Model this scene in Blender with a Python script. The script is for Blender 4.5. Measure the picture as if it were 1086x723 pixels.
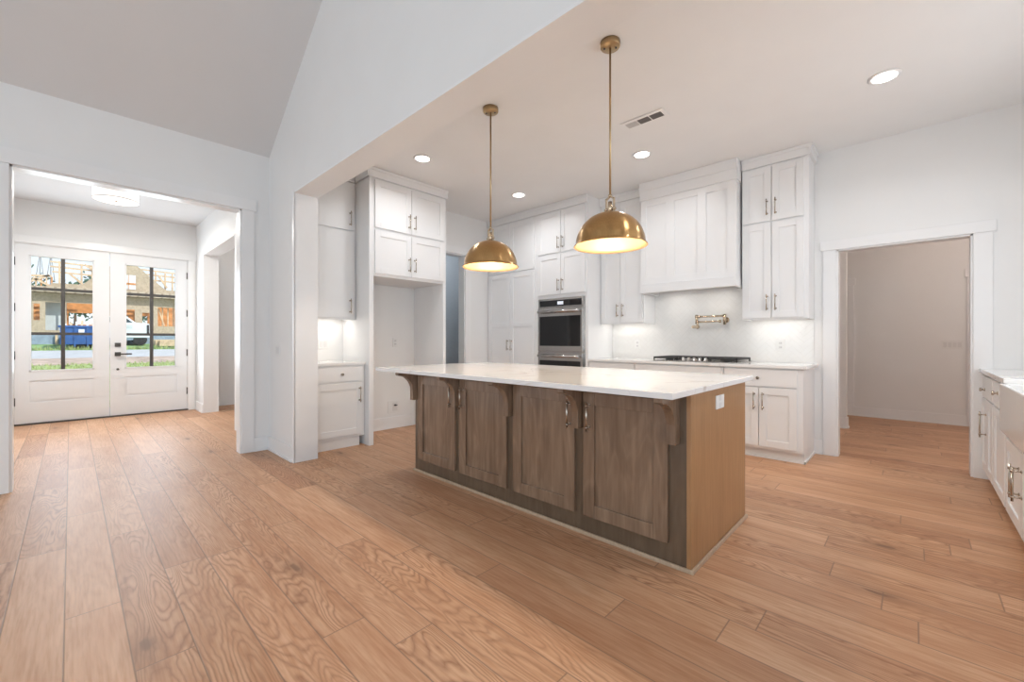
import bpy, bmesh, math, random
from mathutils import Vector, Matrix
PI = math.pi
scene = bpy.context.scene
for o in list(bpy.data.objects):
    bpy.data.objects.remove(o)
C = scene.collection

# ------------------------------------------------------------------ camera, world, light, exposure
cam_d = bpy.data.cameras.new('camera')
cam = bpy.data.objects.new('camera', cam_d); C.objects.link(cam)
cam.location = (0, 0, 1.15)
cam.rotation_euler = (PI/2, 0, math.radians(43.62))
cam_d.sensor_width = 36; cam_d.lens = 446/1086*36
cam_d.shift_y = -0.5/1086
cam_d.clip_start = 0.02; cam_d.clip_end = 500
scene.camera = cam
vs = scene.view_settings
vs.view_transform = 'Standard'; vs.look = 'None'; vs.gamma = 1.0; vs.use_curve_mapping = False
vs.exposure = 0.0

P_SOUTH, P_SINK, P_CAN, P_PEND, P_FOYER, P_FRONT, P_HALL, P_UNDER, P_SIDE, P_PANTRY, P_EAST = 34, 20, 6.5, 24, 36, 17, 36, 0.5, 14, 24, 64
W = bpy.data.worlds.new('sky'); scene.world = W; W.use_nodes = True
wn = W.node_tree.nodes; wl_ = W.node_tree.links
bg = wn['Background']
tc = wn.new('ShaderNodeTexCoord'); sep = wn.new('ShaderNodeSeparateXYZ'); cr = wn.new('ShaderNodeValToRGB')
wl_.new(tc.outputs['Generated'], sep.inputs[0]); wl_.new(sep.outputs['Z'], cr.inputs[0]); wl_.new(cr.outputs[0], bg.inputs[0])
cr.color_ramp.elements[0].position = 0.0; cr.color_ramp.elements[0].color = (0.93, 0.97, 1, 1)
cr.color_ramp.elements[1].position = 0.6; cr.color_ramp.elements[1].color = (0.45, 0.66, 1, 1)
bg.inputs[1].default_value = 1.25

def light(name, typ, loc, energy, color=(1, 1, 1), rot=None, size=None, size_y=None, shape='RECTANGLE', parent=None, **k):
    d = bpy.data.lights.new(name, typ); d.energy = energy; d.color = color
    if typ == 'AREA':
        d.shape = shape; d.size = size
        if size_y: d.size_y = size_y
    for a, b in k.items(): setattr(d, a, b)
    o = bpy.data.objects.new(name, d); C.objects.link(o)
    if parent is not None:
        o.parent = parent; loc = Vector(loc) - WL[parent.name]
    o.location = loc
    if rot: o.rotation_euler = rot
    return o
WL = {}
DAY = (0.76, 0.89, 1.0); WARM = (1.0, 0.86, 0.72)
light('sun', 'SUN', (10, 8, 20), 4.3, (1, 0.96, 0.9), rot=(math.radians(48), 0, math.radians(118)), angle=0.01)
# daylight coming in through the great-room windows, the window over the sink and the front doors
for i, x in enumerate((-3.0, -0.6, 1.8)):
    light('window_daylight', 'AREA', (x, -5.36, 1.55), P_SOUTH, DAY, rot=(PI/2, 0, 0), size=1.9, size_y=2.3)
for y in (-3.8, -2.0):
    light('window_daylight', 'AREA', (4.62, y, 1.55), P_EAST, DAY, rot=(0, PI/2, 0), size=2.3, size_y=1.5)  # lamps inside the two added east windows
light('window_daylight', 'AREA', (1.10, 3.4, 1.75), P_SINK, (0.95, 0.97, 1.0), rot=(0, PI/2, 0), size=1.1, size_y=1.7)
for y in (-0.07, 0.88):
    light('door_daylight', 'AREA', (-8.64, y, 1.52), P_FRONT, DAY, rot=(0, -PI/2, 0), size=1.55, size_y=0.6)

# ------------------------------------------------------------------ materials
def newmat(name):
    m = bpy.data.materials.new(name); m.use_nodes = True
    nt = m.node_tree; return m, nt.nodes, nt.links, nt.nodes['Principled BSDF']
def setp(b, **k):
    for a, v in k.items():
        a = {'metal': 'Metallic', 'rough': 'Roughness', 'coat': 'Coat Weight', 'coatr': 'Coat Roughness', 'spec': 'Specular IOR Level', 'trans': 'Transmission Weight', 'ior': 'IOR', 'es': 'Emission Strength'}[a]
        b.inputs[a].default_value = v
def plain(name, col, rough=0.5, noise=0.0, nscale=30, bump=0.0, bscale=200, **k):
    m, n, l, b = newmat(name)
    setp(b, rough=rough, **k)
    b.inputs['Base Color'].default_value = (*col, 1)
    g = n.new('ShaderNodeNewGeometry')
    if noise:
        t = n.new('ShaderNodeTexNoise'); t.inputs['Scale'].default_value = nscale; t.inputs['Detail'].default_value = 5
        l.new(g.outputs['Position'], t.inputs['Vector'])
        r = n.new('ShaderNodeValToRGB')
        r.color_ramp.elements[0].position = 0.3; r.color_ramp.elements[1].position = 0.7
        r.color_ramp.elements[0].color = (*[c*(1-noise) for c in col], 1)
        r.color_ramp.elements[1].color = (*[min(1, c*(1+noise)) for c in col], 1)
        l.new(t.outputs[0], r.inputs[0]); l.new(r.outputs[0], b.inputs['Base Color'])
    if bump:
        t = n.new('ShaderNodeTexNoise'); t.inputs['Scale'].default_value = bscale; t.inputs['Detail'].default_value = 3
        l.new(g.outputs['Position'], t.inputs['Vector'])
        bp = n.new('ShaderNodeBump'); bp.inputs['Strength'].default_value = bump; bp.inputs['Distance'].default_value = 0.002
        l.new(t.outputs[0], bp.inputs['Height']); l.new(bp.outputs[0], b.inputs['Normal'])
    return m
def emis(name, col, s):
    m, n, l, b = newmat(name)
    b.inputs['Base Color'].default_value = (*col, 1); b.inputs['Emission Color'].default_value = (*col, 1); setp(b, es=s)
    return m
class NG:
    def __init__(s, n, l): s.n, s.l = n, l
    def put(s, sock, v):
        if isinstance(v, (int, float)): sock.default_value = v
        else: s.l.new(v, sock)
    def m(s, op, a, b=0.0, c=None):
        x = s.n.new('ShaderNodeMath'); x.operation = op
        s.put(x.inputs[0], a); s.put(x.inputs[1], b)
        if c is not None: s.put(x.inputs[2], c)
        return x.outputs[0]
    def xyz(s, a, b, c):
        x = s.n.new('ShaderNodeCombineXYZ'); s.put(x.inputs[0], a); s.put(x.inputs[1], b); s.put(x.inputs[2], c); return x.outputs[0]
    def noise(s, v, sc=1.0, det=3.0, dist=0.0):
        x = s.n.new('ShaderNodeTexNoise'); x.inputs['Scale'].default_value = sc; x.inputs['Detail'].default_value = det; x.inputs['Distortion'].default_value = dist
        s.l.new(v, x.inputs['Vector']); return x.outputs[0]
    def white(s, v):
        x = s.n.new('ShaderNodeTexWhiteNoise'); x.noise_dimensions = '3D'; s.l.new(v, x.inputs['Vector']); return x
    def ramp(s, f, stops):
        x = s.n.new('ShaderNodeValToRGB'); e = x.color_ramp.elements
        while len(e) < len(stops): e.new(0.5)
        for q, (p, c) in zip(e, stops): q.position = p; q.color = (*c, 1) if len(c) == 3 else c
        s.put(x.inputs[0], f); return x.outputs[0]
    def mix(s, f, a, b, mode='MIX'):
        x = s.n.new('ShaderNodeMix'); x.data_type = 'RGBA'; x.blend_type = mode
        s.put(x.inputs[0], f)
        for k, v in ((6, a), (7, b)):
            if isinstance(v, tuple): x.inputs[k].default_value = (*v, 1)
            else: s.l.new(v, x.inputs[k])
        return x.outputs[2]
def floor_mat():
    m, n, l, b = newmat('oak_plank_floor'); g = NG(n, l)
    geo = n.new('ShaderNodeNewGeometry'); sp = n.new('ShaderNodeSeparateXYZ'); l.new(geo.outputs['Position'], sp.inputs[0])
    X, Y = sp.outputs[0], sp.outputs[1]
    yy = g.m('DIVIDE', g.m('ADD', Y, 0.018+17.2), 0.172)
    row = g.m('FLOOR', yy); fy = g.m('FRACT', yy)
    off = g.white(g.xyz(row, 3.7, 0.0)).outputs[0]
    xx = g.m('DIVIDE', g.m('ADD', X, g.m('MULTIPLY_ADD', off, 5.0, 40.0)), 1.45)
    col = g.m('FLOOR', xx); fx = g.m('FRACT', xx)
    wv = g.white(g.xyz(row, col, 1.3)); rnd = wv.outputs[0]
    r2 = g.white(g.xyz(row, col, 9.1)).outputs[0]
    ey = g.m('MULTIPLY', g.m('MINIMUM', fy, g.m('SUBTRACT', 1.0, fy)), 0.172)
    ex = g.m('MULTIPLY', g.m('MINIMUM', fx, g.m('SUBTRACT', 1.0, fx)), 1.45)
    e = g.m('MINIMUM', ey, ex)
    seam = g.ramp(e, [(0.0, (0.0,)*3), (0.0010, (0.25,)*3), (0.0020, (1,)*3)])
    pz = g.m('MULTIPLY', rnd, 37.0)
    fine = g.noise(g.xyz(g.m('MULTIPLY', X, 6.0), g.m('MULTIPLY', Y, 95.0), pz), 1.0, 4)
    broad = g.noise(g.xyz(g.m('MULTIPLY', X, 1.6), g.m('MULTIPLY', Y, 8.0), pz), 1.0, 4)
    wig = g.noise(g.xyz(g.m('MULTIPLY', X, 9.0), g.m('MULTIPLY', Y, 16.0), pz), 1.0, 2)
    cath = g.noise(g.xyz(g.m('MULTIPLY', X, 0.8), g.m('MULTIPLY', Y, 6.0), g.m('MULTIPLY', r2, 21.0)), 1.0, 1.5, 0.25)
    rings = g.m('PINGPONG', g.m('MULTIPLY', g.m('MULTIPLY_ADD', wig, 0.045, cath), 62.0), 1.0)
    sel = g.ramp(r2, [(0.30, (0.12,)*3), (0.62, (1,)*3)])
    rg = g.m('MULTIPLY', g.m('POWER', rings, 2.2), g.m('MULTIPLY', sel, g.ramp(broad, [(0.34, (0.35,)*3), (0.60, (1,)*3)])))
    base = g.ramp(rnd, [(0.0, FL[0]), (0.12, FL[1]), (0.55, FL[2]), (1.0, FL[3])])
    c = g.mix(g.ramp(fine, [(0.30, (0.95,)*3), (0.62, (0.0,)*3)]), base, (0.80, 0.69, 0.58), 'MULTIPLY')
    c = g.mix(g.ramp(broad, [(0.33, (0.55,)*3), (0.62, (0.0,)*3)]), c, (0.72, 0.57, 0.45), 'MULTIPLY')
    c = g.mix(g.m('MULTIPLY', rg, 0.85), c, (0.50, 0.37, 0.28), 'MULTIPLY')
    # knots: sparse
    v = n.new('ShaderNodeTexVoronoi'); v.voronoi_dimensions = '2D'; v.inputs['Scale'].default_value = 1.0
    wob = g.noise(g.xyz(g.m('MULTIPLY', X, 9.0), g.m('MULTIPLY', Y, 14.0), 0.0), 1.0, 2)
    l.new(g.xyz(g.m('ADD', g.m('MULTIPLY', X, 1.0), g.m('MULTIPLY', wob, 0.16)), g.m('ADD', g.m('MULTIPLY', Y, 3.2), g.m('MULTIPLY', wob, 0.12)), 0.0), v.inputs['Vector'])
    sc = n.new('ShaderNodeSeparateColor'); l.new(v.outputs['Color'], sc.inputs[0])
    has = g.m('GREATER_THAN', sc.outputs[0], 0.80)
    kn = g.m('MULTIPLY', has, g.ramp(v.outputs['Distance'], [(0.0, (1,)*3), (0.035, (0.9,)*3), (0.065, (0.38,)*3), (0.16, (0.16,)*3), (0.30, (0,)*3)]))
    c = g.mix(g.m('MULTIPLY', kn, 0.85), c, (0.17, 0.082, 0.042))
    crk = g.m('MULTIPLY', g.ramp(g.noise(g.xyz(g.m('MULTIPLY', X, 2.2), g.m('MULTIPLY', Y, 34.0), 5.0), 1.0, 2), [(0.74, (0,)*3), (0.79, (1,)*3)]), 0.5)
    c = g.mix(crk, c, (0.14, 0.07, 0.035))
    c = g.mix(seam, (0.24, 0.14, 0.085), c)
    l.new(c, b.inputs['Base Color'])
    l.new(g.m('MULTIPLY_ADD', fine, 0.12, 0.38), b.inputs['Roughness']); setp(b, spec=0.45)
    bp = n.new('ShaderNodeBump'); bp.inputs['Strength'].default_value = 0.25; bp.inputs['Distance'].default_value = 0.002
    l.new(g.m('ADD', seam, g.m('MULTIPLY', fine, 0.25)), bp.inputs['Height']); l.new(bp.outputs[0], b.inputs['Normal'])
    return m
FL = [(0.54, 0.305, 0.18), (0.62, 0.37, 0.225), (0.66, 0.405, 0.25), (0.72, 0.45, 0.285)]
def wood_mat(name, light_c, dark_c, rough, freq=70.0, coat=0.0, rings=10.0, ringamt=0.35):
    m, n, l, b = newmat(name); g = NG(n, l)
    geo = n.new('ShaderNodeNewGeometry'); sp = n.new('ShaderNodeSeparateXYZ'); l.new(geo.outputs['Position'], sp.inputs[0])
    X, Y, Z = sp.outputs
    f = g.noise(g.xyz(g.m('MULTIPLY', X, freq), g.m('MULTIPLY', Y, freq), g.m('MULTIPLY', Z, 3.0)), 1.0, 4)
    br = g.noise(g.xyz(g.m('MULTIPLY', X, 7.0), g.m('MULTIPLY', Y, 7.0), g.m('MULTIPLY', Z, 1.6)), 1.0, 3, 0.5)
    ri = g.m('PINGPONG', g.m('MULTIPLY', br, rings), 1.0)
    t = g.m('ADD', g.m('MULTIPLY', f, 0.55), g.m('ADD', g.m('MULTIPLY', br, 0.45-ringamt*0.3), g.m('MULTIPLY', g.m('POWER', ri, 2.0), ringamt*0.4)))
    c = g.ramp(t, [(0.25, dark_c), (0.72, light_c)])
    l.new(c, b.inputs['Base Color']); setp(b, rough=rough, coat=coat, coatr=0.12)
    return m
def quartz_mat():
    m, n, l, b = newmat('white_quartz'); g = NG(n, l)
    geo = n.new('ShaderNodeNewGeometry'); pos = geo.outputs['Position']
    d = g.noise(pos, 1.7, 4, 1.2)
    v = g.m('ABSOLUTE', g.m('SUBTRACT', d, 0.5))
    fade = g.noise(pos, 1.1, 2)
    k = g.m('MULTIPLY', g.ramp(v, [(0.0, (1,)*3), (0.006, (0.5,)*3), (0.02, (0,)*3)]), g.ramp(fade, [(0.48, (0,)*3), (0.62, (1,)*3)]))
    c = g.mix(g.m('MULTIPLY', k, 0.55), (0.88, 0.875, 0.865), (0.42, 0.33, 0.25))
    l.new(c, b.inputs['Base Color']); setp(b, rough=0.06)
    return m
def glass_mat(name, tint=(0.97, 0.985, 0.98)):
    m, n, l, b = newmat(name); n.remove(b)
    out = [x for x in n if x.type == 'OUTPUT_MATERIAL'][0]
    tr = n.new('ShaderNodeBsdfTransparent'); tr.inputs[0].default_value = (*tint, 1)
    gl = n.new('ShaderNodeBsdfGlossy'); gl.inputs['Roughness'].default_value = 0.02
    fr = n.new('ShaderNodeFresnel'); fr.inputs[0].default_value = 1.45
    mx = n.new('ShaderNodeMixShader'); l.new(fr.outputs[0], mx.inputs[0]); l.new(tr.outputs[0], mx.inputs[1]); l.new(gl.outputs[0], mx.inputs[2]); l.new(mx.outputs[0], out.inputs[0])
    return m
def brass_mat(name, col, rough, aniso=0.0):
    m, n, l, b = newmat(name); g = NG(n, l)
    geo = n.new('ShaderNodeNewGeometry'); sp = n.new('ShaderNodeSeparateXYZ'); l.new(geo.outputs['Position'], sp.inputs[0])
    nz = g.noise(g.xyz(g.m('MULTIPLY', sp.outputs[0], 160.0), g.m('MULTIPLY', sp.outputs[1], 160.0), g.m('MULTIPLY', sp.outputs[2], 6.0)), 1.0, 2)
    l.new(g.ramp(nz, [(0.3, tuple(c*0.86 for c in col)), (0.7, col)]), b.inputs['Base Color'])
    setp(b, metal=1.0); l.new(g.m('MULTIPLY_ADD', nz, 0.10, rough-0.05), b.inputs['Roughness'])
    if aniso:
        b.inputs['Anisotropic'].default_value = aniso; tn = n.new('ShaderNodeTangent'); tn.direction_type = 'RADIAL'; tn.axis = 'Z'; b.inputs['Anisotropic Rotation'].default_value = 0.25; l.new(tn.outputs[0], b.inputs['Tangent'])
    return m
def stripe_mat(name, a, bcol, axis, per, duty, rough=0.8):
    m, n, l, b = newmat(name); g = NG(n, l)
    geo = n.new('ShaderNodeNewGeometry'); sp = n.new('ShaderNodeSeparateXYZ'); l.new(geo.outputs['Position'], sp.inputs[0])
    f = g.m('FRACT', g.m('DIVIDE', g.m('ADD', sp.outputs[axis], 100.0), per))
    l.new(g.mix(g.m('GREATER_THAN', f, duty), a, bcol), b.inputs['Base Color']); setp(b, rough=rough)
    return m

M = dict(
    wall=plain('white_wall_paint', (0.84, 0.84, 0.835), 0.55, noise=0.01, nscale=3, bump=0.08, bscale=350),
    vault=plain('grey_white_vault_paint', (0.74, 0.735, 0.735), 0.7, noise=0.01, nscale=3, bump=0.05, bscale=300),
    ceil=plain('white_ceiling_paint', (0.875, 0.875, 0.87), 0.7, noise=0.01, nscale=3, bump=0.05, bscale=300),
    trim=plain('white_trim_paint', (0.86, 0.86, 0.86), 0.28, noise=0.01, nscale=4),
    cab=plain('white_cabinet_lacquer', (0.85, 0.85, 0.85), 0.33, noise=0.01, nscale=4),
    door=plain('white_door_paint', (0.82, 0.83, 0.84), 0.35, noise=0.01, nscale=4),
    floor=floor_mat(),
    island=wood_mat('brown_stained_maple', (0.30, 0.20, 0.132), (0.145, 0.088, 0.054), 0.24, freq=45, coat=0.6),
    frame=wood_mat('dark_olive_stained_maple', (0.165, 0.115, 0.074), (0.09, 0.058, 0.036), 0.28, freq=45, coat=0.4),
    veneer=wood_mat('maple_veneer_with_window_light', (0.45, 0.25, 0.118), (0.30, 0.155, 0.065), 0.34, coat=0.15, ringamt=0.15),  # separate veneer sheet, its colour lightened to carry sink-window light
    shoe=wood_mat('pale_raw_moulding', (0.55, 0.42, 0.30), (0.42, 0.30, 0.2), 0.5),
    quartz=quartz_mat(),
    tile=plain('white_glazed_tile', (0.83, 0.825, 0.81), 0.14, noise=0.02, nscale=9),
    grout=plain('white_grout', (0.74, 0.73, 0.71), 0.8, noise=0.03, nscale=60),
    brass=brass_mat('brushed_brass', (0.50, 0.31, 0.135), 0.30, 0.75),
    brassrod=brass_mat('aged_brass', (0.50, 0.36, 0.20), 0.32),
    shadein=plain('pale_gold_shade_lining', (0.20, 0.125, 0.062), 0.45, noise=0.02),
    nickel=brass_mat('satin_nickel', (0.56, 0.50, 0.43), 0.27),
    champ=brass_mat('champagne_nickel', (0.66, 0.54, 0.40), 0.26),
    steel=brass_mat('stainless_steel', (0.55, 0.53, 0.51), 0.24),
    blackglass=plain('black_oven_glass', (0.012, 0.012, 0.013), 0.06, noise=0.05),
    iron=plain('black_cast_iron', (0.03, 0.03, 0.03), 0.55, bump=0.3, bscale=400),
    bronze=plain('dark_bronze_metal', (0.075, 0.07, 0.066), 0.42, noise=0.08),
    display=emis('oven_display', (0.62, 0.66, 0.72), 0.55),
    plate=plain('white_plastic_plate', (0.82, 0.82, 0.81), 0.35, noise=0.01),
    slot=plain('dark_socket_slot', (0.08, 0.08, 0.08), 0.5, noise=0.1),
    greyplate=plain('grey_plastic_plate', (0.74, 0.735, 0.73), 0.4, noise=0.01),
    sink=plain('white_fireclay', (0.84, 0.84, 0.83), 0.10, noise=0.01),
    lens=emis('lamp_lens', (1.0, 0.95, 0.88), 9.0),
    drum=emis('linen_drum_shade', (1.0, 0.955, 0.91), 1.0),
    led=emis('warm_led_strip', (1.0, 0.93, 0.84), 6.0),
    bulb=emis('warm_bulb', (1.0, 0.80, 0.52), 10.0),
    glass=glass_mat('clear_door_glass'),
    darkvent=plain('dark_vent_grille', (0.16, 0.15, 0.145), 0.6, noise=0.1),
    ventgrey=stripe_mat('pale_vent_louvres', (0.42, 0.41, 0.40), (0.66, 0.65, 0.64), 0, 0.014, 0.5),
    ventblk=stripe_mat('dark_vent_louvres', (0.10, 0.095, 0.09), (0.20, 0.19, 0.185), 0, 0.012, 0.5),
    greyroom=plain('blue_grey_wall', (0.36, 0.39, 0.42), 0.6, noise=0.03),  # even blue-grey for the passage walls
    # outside
    osb=plain('tan_sheathing', (0.47, 0.375, 0.27), 0.9, noise=0.15, nscale=6),
    stud=plain('orange_lumber', (0.62, 0.27, 0.09), 0.85, noise=0.25, nscale=4),  # orange is the lumber's own tone
    lumber=plain('pale_pine_lumber', (0.66, 0.49, 0.32), 0.85, noise=0.2, nscale=5),
    plastic=plain('grey_house_wrap', (0.55, 0.60, 0.60), 0.6, noise=0.1, nscale=2),
    block=plain('blue_grey_block', (0.27, 0.34, 0.43), 0.9, noise=0.15, nscale=5),
    eave=stripe_mat('eave_boards', (0.50, 0.41, 0.31), (0.34, 0.26, 0.19), 1, 0.46, 0.72),
    dumpster=plain('blue_steel', (0.025, 0.10, 0.30), 0.5, noise=0.2, nscale=3),
    whitepaint=plain('white_vehicle_paint', (0.72, 0.76, 0.80), 0.3, noise=0.03),
    tyre=plain('black_rubber', (0.02, 0.02, 0.022), 0.8, noise=0.2),
    autoglass=plain('dark_vehicle_glass', (0.05, 0.07, 0.08), 0.1, noise=0.1),
    asphalt=plain('pale_grey_road', (0.52, 0.50, 0.48), 0.95, noise=0.08, nscale=2),
    dirt=plain('pink_brown_dirt', (0.50, 0.36, 0.27), 1.0, noise=0.3, nscale=1.6),
    grass=plain('dry_green_grass', (0.36, 0.42, 0.16), 1.0, noise=0.35, nscale=2.5),
    grass2=plain('deep_green_grass', (0.22, 0.35, 0.13), 1.0, noise=0.45, nscale=2.0),
    leaf=plain('dark_green_leaves', (0.10, 0.19, 0.12), 0.9, noise=0.5, nscale=2.5),
    pole=plain('weathered_pole', (0.30, 0.31, 0.32), 0.9, noise=0.2),
    bark=plain('brown_bark', (0.14, 0.10, 0.07), 0.95, noise=0.3),
    concrete=plain('porch_concrete', (0.55, 0.54, 0.52), 0.9, noise=0.08),
)

# ------------------------------------------------------------------ mesh helpers
class MB:
    def __init__(s): s.b = bmesh.new()
    def box(s, x0, x1, y0, y1, z0, z1):
        xs, ys, zs = sorted((x0, x1)), sorted((y0, y1)), sorted((z0, z1))
        v = [s.b.verts.new((xs[i], ys[j], zs[k])) for i in (0, 1) for j in (0, 1) for k in (0, 1)]
        for q in ((0, 1, 3, 2), (4, 6, 7, 5), (0, 4, 5, 1), (2, 3, 7, 6), (0, 2, 6, 4), (1, 5, 7, 3)):
            s.b.faces.new([v[i] for i in q])
        return s
    def cyl(s, p, q, r, r2=None, seg=16, cap=True):
        p, q = Vector(p), Vector(q); r2 = r if r2 is None else r2
        d = (q-p).normalized(); a = d.orthogonal().normalized(); c = d.cross(a)
        r0 = [s.b.verts.new(p+(a*math.cos(t)+c*math.sin(t))*r) for t in [2*PI*i/seg for i in range(seg)]]
        r1 = [s.b.verts.new(q+(a*math.cos(t)+c*math.sin(t))*r2) for t in [2*PI*i/seg for i in range(seg)]]
        for i in range(seg):
            f = s.b.faces.new((r0[i], r0[(i+1) % seg], r1[(i+1) % seg], r1[i])); f.smooth = True
        if cap: s.b.faces.new(r0[::-1]); s.b.faces.new(r1)
        return s
    def lathe(s, prof, cx, cy, seg=48, closed=False, axis='Z', base=0):
        rings = []
        for r, z in prof:
            if r < 1e-6: rings.append([s.b.verts.new((cx, cy, z))])
            else: rings.append([s.b.verts.new((cx+r*math.cos(2*PI*i/seg), cy+r*math.sin(2*PI*i/seg), z)) for i in range(seg)])
        pairs = list(zip(rings, rings[1:]))
        if closed: pairs.append((rings[-1], rings[0]))
        for a, b in pairs:
            for i in range(seg):
                j = (i+1) % seg
                if len(a) == 1 and len(b) == 1: continue
                if len(a) == 1: f = s.b.faces.new((a[0], b[j], b[i]))
                elif len(b) == 1: f = s.b.faces.new((a[i], a[j], b[0]))
                else: f = s.b.faces.new((a[i], a[j], b[j], b[i]))
                f.smooth = True
        return s
    def sphere(s, c, r, seg=16, rings=10, sz=1.0):
        return s.lathe([(r*math.sin(PI*i/rings) if 0 < i < rings else 0, c[2]-r*sz*math.cos(PI*i/rings)) for i in range(rings+1)], c[0], c[1], seg)
    def prism(s, poly, axis, a, b):
        # poly: list of 2D points in the plane normal to axis
        def P(u, v, w): return {'X': (w, u, v), 'Y': (u, w, v), 'Z': (u, v, w)}[axis]
        p0 = [s.b.verts.new(P(u, v, a)) for u, v in poly]; p1 = [s.b.verts.new(P(u, v, b)) for u, v in poly]
        n = len(poly)
        for i in range(n): s.b.faces.new((p0[i], p0[(i+1) % n], p1[(i+1) % n], p1[i]))
        s.b.faces.new(p0[::-1]); s.b.faces.new(p1)
        return s
    def beam(s, p, q, w, h):
        p, q = Vector(p), Vector(q); d = (q-p).normalized()
        up = Vector((0, 0, 1)) if abs(d.z) < 0.95 else Vector((1, 0, 0))
        a = d.cross(up).normalized()*w/2; c = d.cross(a).normalized()*h/2
        v = [s.b.verts.new(o+i*a+j*c) for o in (p, q) for i, j in ((-1, -1), (1, -1), (1, 1), (-1, 1))]
        for f in ((0, 1, 2, 3), (7, 6, 5, 4), (0, 4, 5, 1), (1, 5, 6, 2), (2, 6, 7, 3), (3, 7, 4, 0)): s.b.faces.new([v[i] for i in f])
        return s
    def cells(s, axis, a, b, u0, u1, v0, v1, holes):
        us = sorted({u0, u1, *[h[0] for h in holes], *[h[1] for h in holes]}); vs_ = sorted({v0, v1, *[h[2] for h in holes], *[h[3] for h in holes]})
        us = [u for u in us if u0 <= u <= u1]; vs_ = [v for v in vs_ if v0 <= v <= v1]
        for i in range(len(us)-1):
            for j in range(len(vs_)-1):
                cu, cv = (us[i]+us[i+1])/2, (vs_[j]+vs_[j+1])/2
                if any(h[0] < cu < h[1] and h[2] < cv < h[3] for h in holes): continue
                if axis == 'X': s.box(a, b, us[i], us[i+1], vs_[j], vs_[j+1])
                else: s.box(us[i], us[i+1], a, b, vs_[j], vs_[j+1])
        return s
    def build(s, name, mat, parent=None, bevel=0.0, label=None, origin=None):
        b = s.b
        bmesh.ops.remove_doubles(b, verts=b.verts, dist=1e-6) if False else None
        bmesh.ops.recalc_face_normals(b, faces=b.faces)
        lo = Vector((min(v.co.x for v in b.verts), min(v.co.y for v in b.verts), min(v.co.z for v in b.verts)))
        hi = Vector((max(v.co.x for v in b.verts), max(v.co.y for v in b.verts), max(v.co.z for v in b.verts)))
        c = Vector(origin) if origin else (lo+hi)/2
        if parent is None and not origin: c.z = lo.z
        bmesh.ops.translate(b, verts=b.verts, vec=-c)
        me = bpy.data.meshes.new(name); b.to_mesh(me); b.free()
        me.materials.append(mat)
        o = bpy.data.objects.new(name, me); C.objects.link(o)
        WL[o.name] = c.copy()
        if parent is not None: o.parent = parent; o.location = c - WL[parent.name]
        else: o.location = c
        if bevel:
            md = o.modifiers.new('bevel', 'BEVEL'); md.width = bevel; md.segments = 2; md.limit_method = 'ANGLE'; md.angle_limit = 0.7
        if label: o['label'] = label
        return o
def empty(name, loc, label, cat, group=None):
    o = bpy.data.objects.new(name, None); C.objects.link(o); o.location = loc; o.empty_display_size = 0.1
    WL[o.name] = Vector(loc)
    return tag(o, label, cat, group)
def tag(o, label, cat, group=None, kind=None):
    o['label'] = label; o['category'] = cat
    if group: o['group'] = group
    if kind: o['kind'] = kind
    return o
def struct(name, mb, mat, parent=None, bevel=0.0, label=None, cat=None):
    o = mb.build(name, mat, parent, bevel)
    if parent is None: o['kind'] = 'structure'
    if label: o['label'] = label
    if cat: o['category'] = cat
    return o
class Fr:
    """a vertical face: 'S' faces -Y at plane Y=p, 'E' faces +X at plane X=p, 'W' faces -X at plane X=p"""
    def __init__(s, side, p): s.side, s.p = side, p
    def box(s, mb, u0, u1, v0, v1, n0, n1):
        if s.side == 'S': mb.box(u0, u1, s.p-n0, s.p-n1, v0, v1)
        elif s.side == 'E': mb.box(s.p+n0, s.p+n1, u0, u1, v0, v1)
        else: mb.box(s.p-n0, s.p-n1, u0, u1, v0, v1)
        return mb
    def pt(s, u, v, n):
        return {'S': (u, s.p-n, v), 'E': (s.p+n, u, v), 'W': (s.p-n, u, v)}[s.side]
def shaker(F, u0, u1, v0, v1, t=0.02, rail=0.065, mids=(), rec=0.009):
    m = MB()
    F.box(m, u0, u0+rail, v0, v1, 0, t); F.box(m, u1-rail, u1, v0, v1, 0, t)
    F.box(m, u0+rail, u1-rail, v0, v0+rail, 0, t); F.box(m, u0+rail, u1-rail, v1-rail, v1, 0, t)
    for q in mids: F.box(m, u0+rail, u1-rail, q-rail/2, q+rail/2, 0, t)
    F.box(m, u0+rail*0.6, u1-rail*0.6, v0+rail*0.6, v1-rail*0.6, 0, t-rec)
    return m
def slab(F, u0, u1, v0, v1, t=0.02):
    m = MB(); F.box(m, u0, u1, v0, v1, 0, t); return m
def pull(F, u, v0, v1, parent, n0=0.02, mat=None, st=0.034, r=0.0055):
    m = MB(); L = v1-v0
    m.cyl(F.pt(u, v0, n0+st), F.pt(u, v1, n0+st), r, seg=12)
    for v in (v0+L*0.12, v1-L*0.12):
        m.cyl(F.pt(u, v, n0), F.pt(u, v, n0+st), r*0.85, seg=10)
        m.cyl(F.pt(u, v, n0), F.pt(u, v, n0+0.004), r*1.7, seg=12)
        m.cyl(F.pt(u, v-0.006, n0+st), F.pt(u, v+0.006, n0+st), r*1.35, seg=12)
    return m.build('handle', mat or M['nickel'], parent)
def knob(F, u, v, parent, n0=0.02, r=0.016):
    m = MB()
    m.cyl(F.pt(u, v, n0), F.pt(u, v, n0+0.004), r*0.75, seg=14)
    m.cyl(F.pt(u, v, n0), F.pt(u, v, n0+0.02), r*0.4, seg=12)
    m.cyl(F.pt(u, v, n0+0.016), F.pt(u, v, n0+0.022), r*0.6, r, seg=16)
    m.cyl(F.pt(u, v, n0+0.022), F.pt(u, v, n0+0.030), r, r*0.75, seg=16)
    return m.build('knob', M['nickel'], parent)
def bx(*a): return MB().box(*a)

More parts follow.
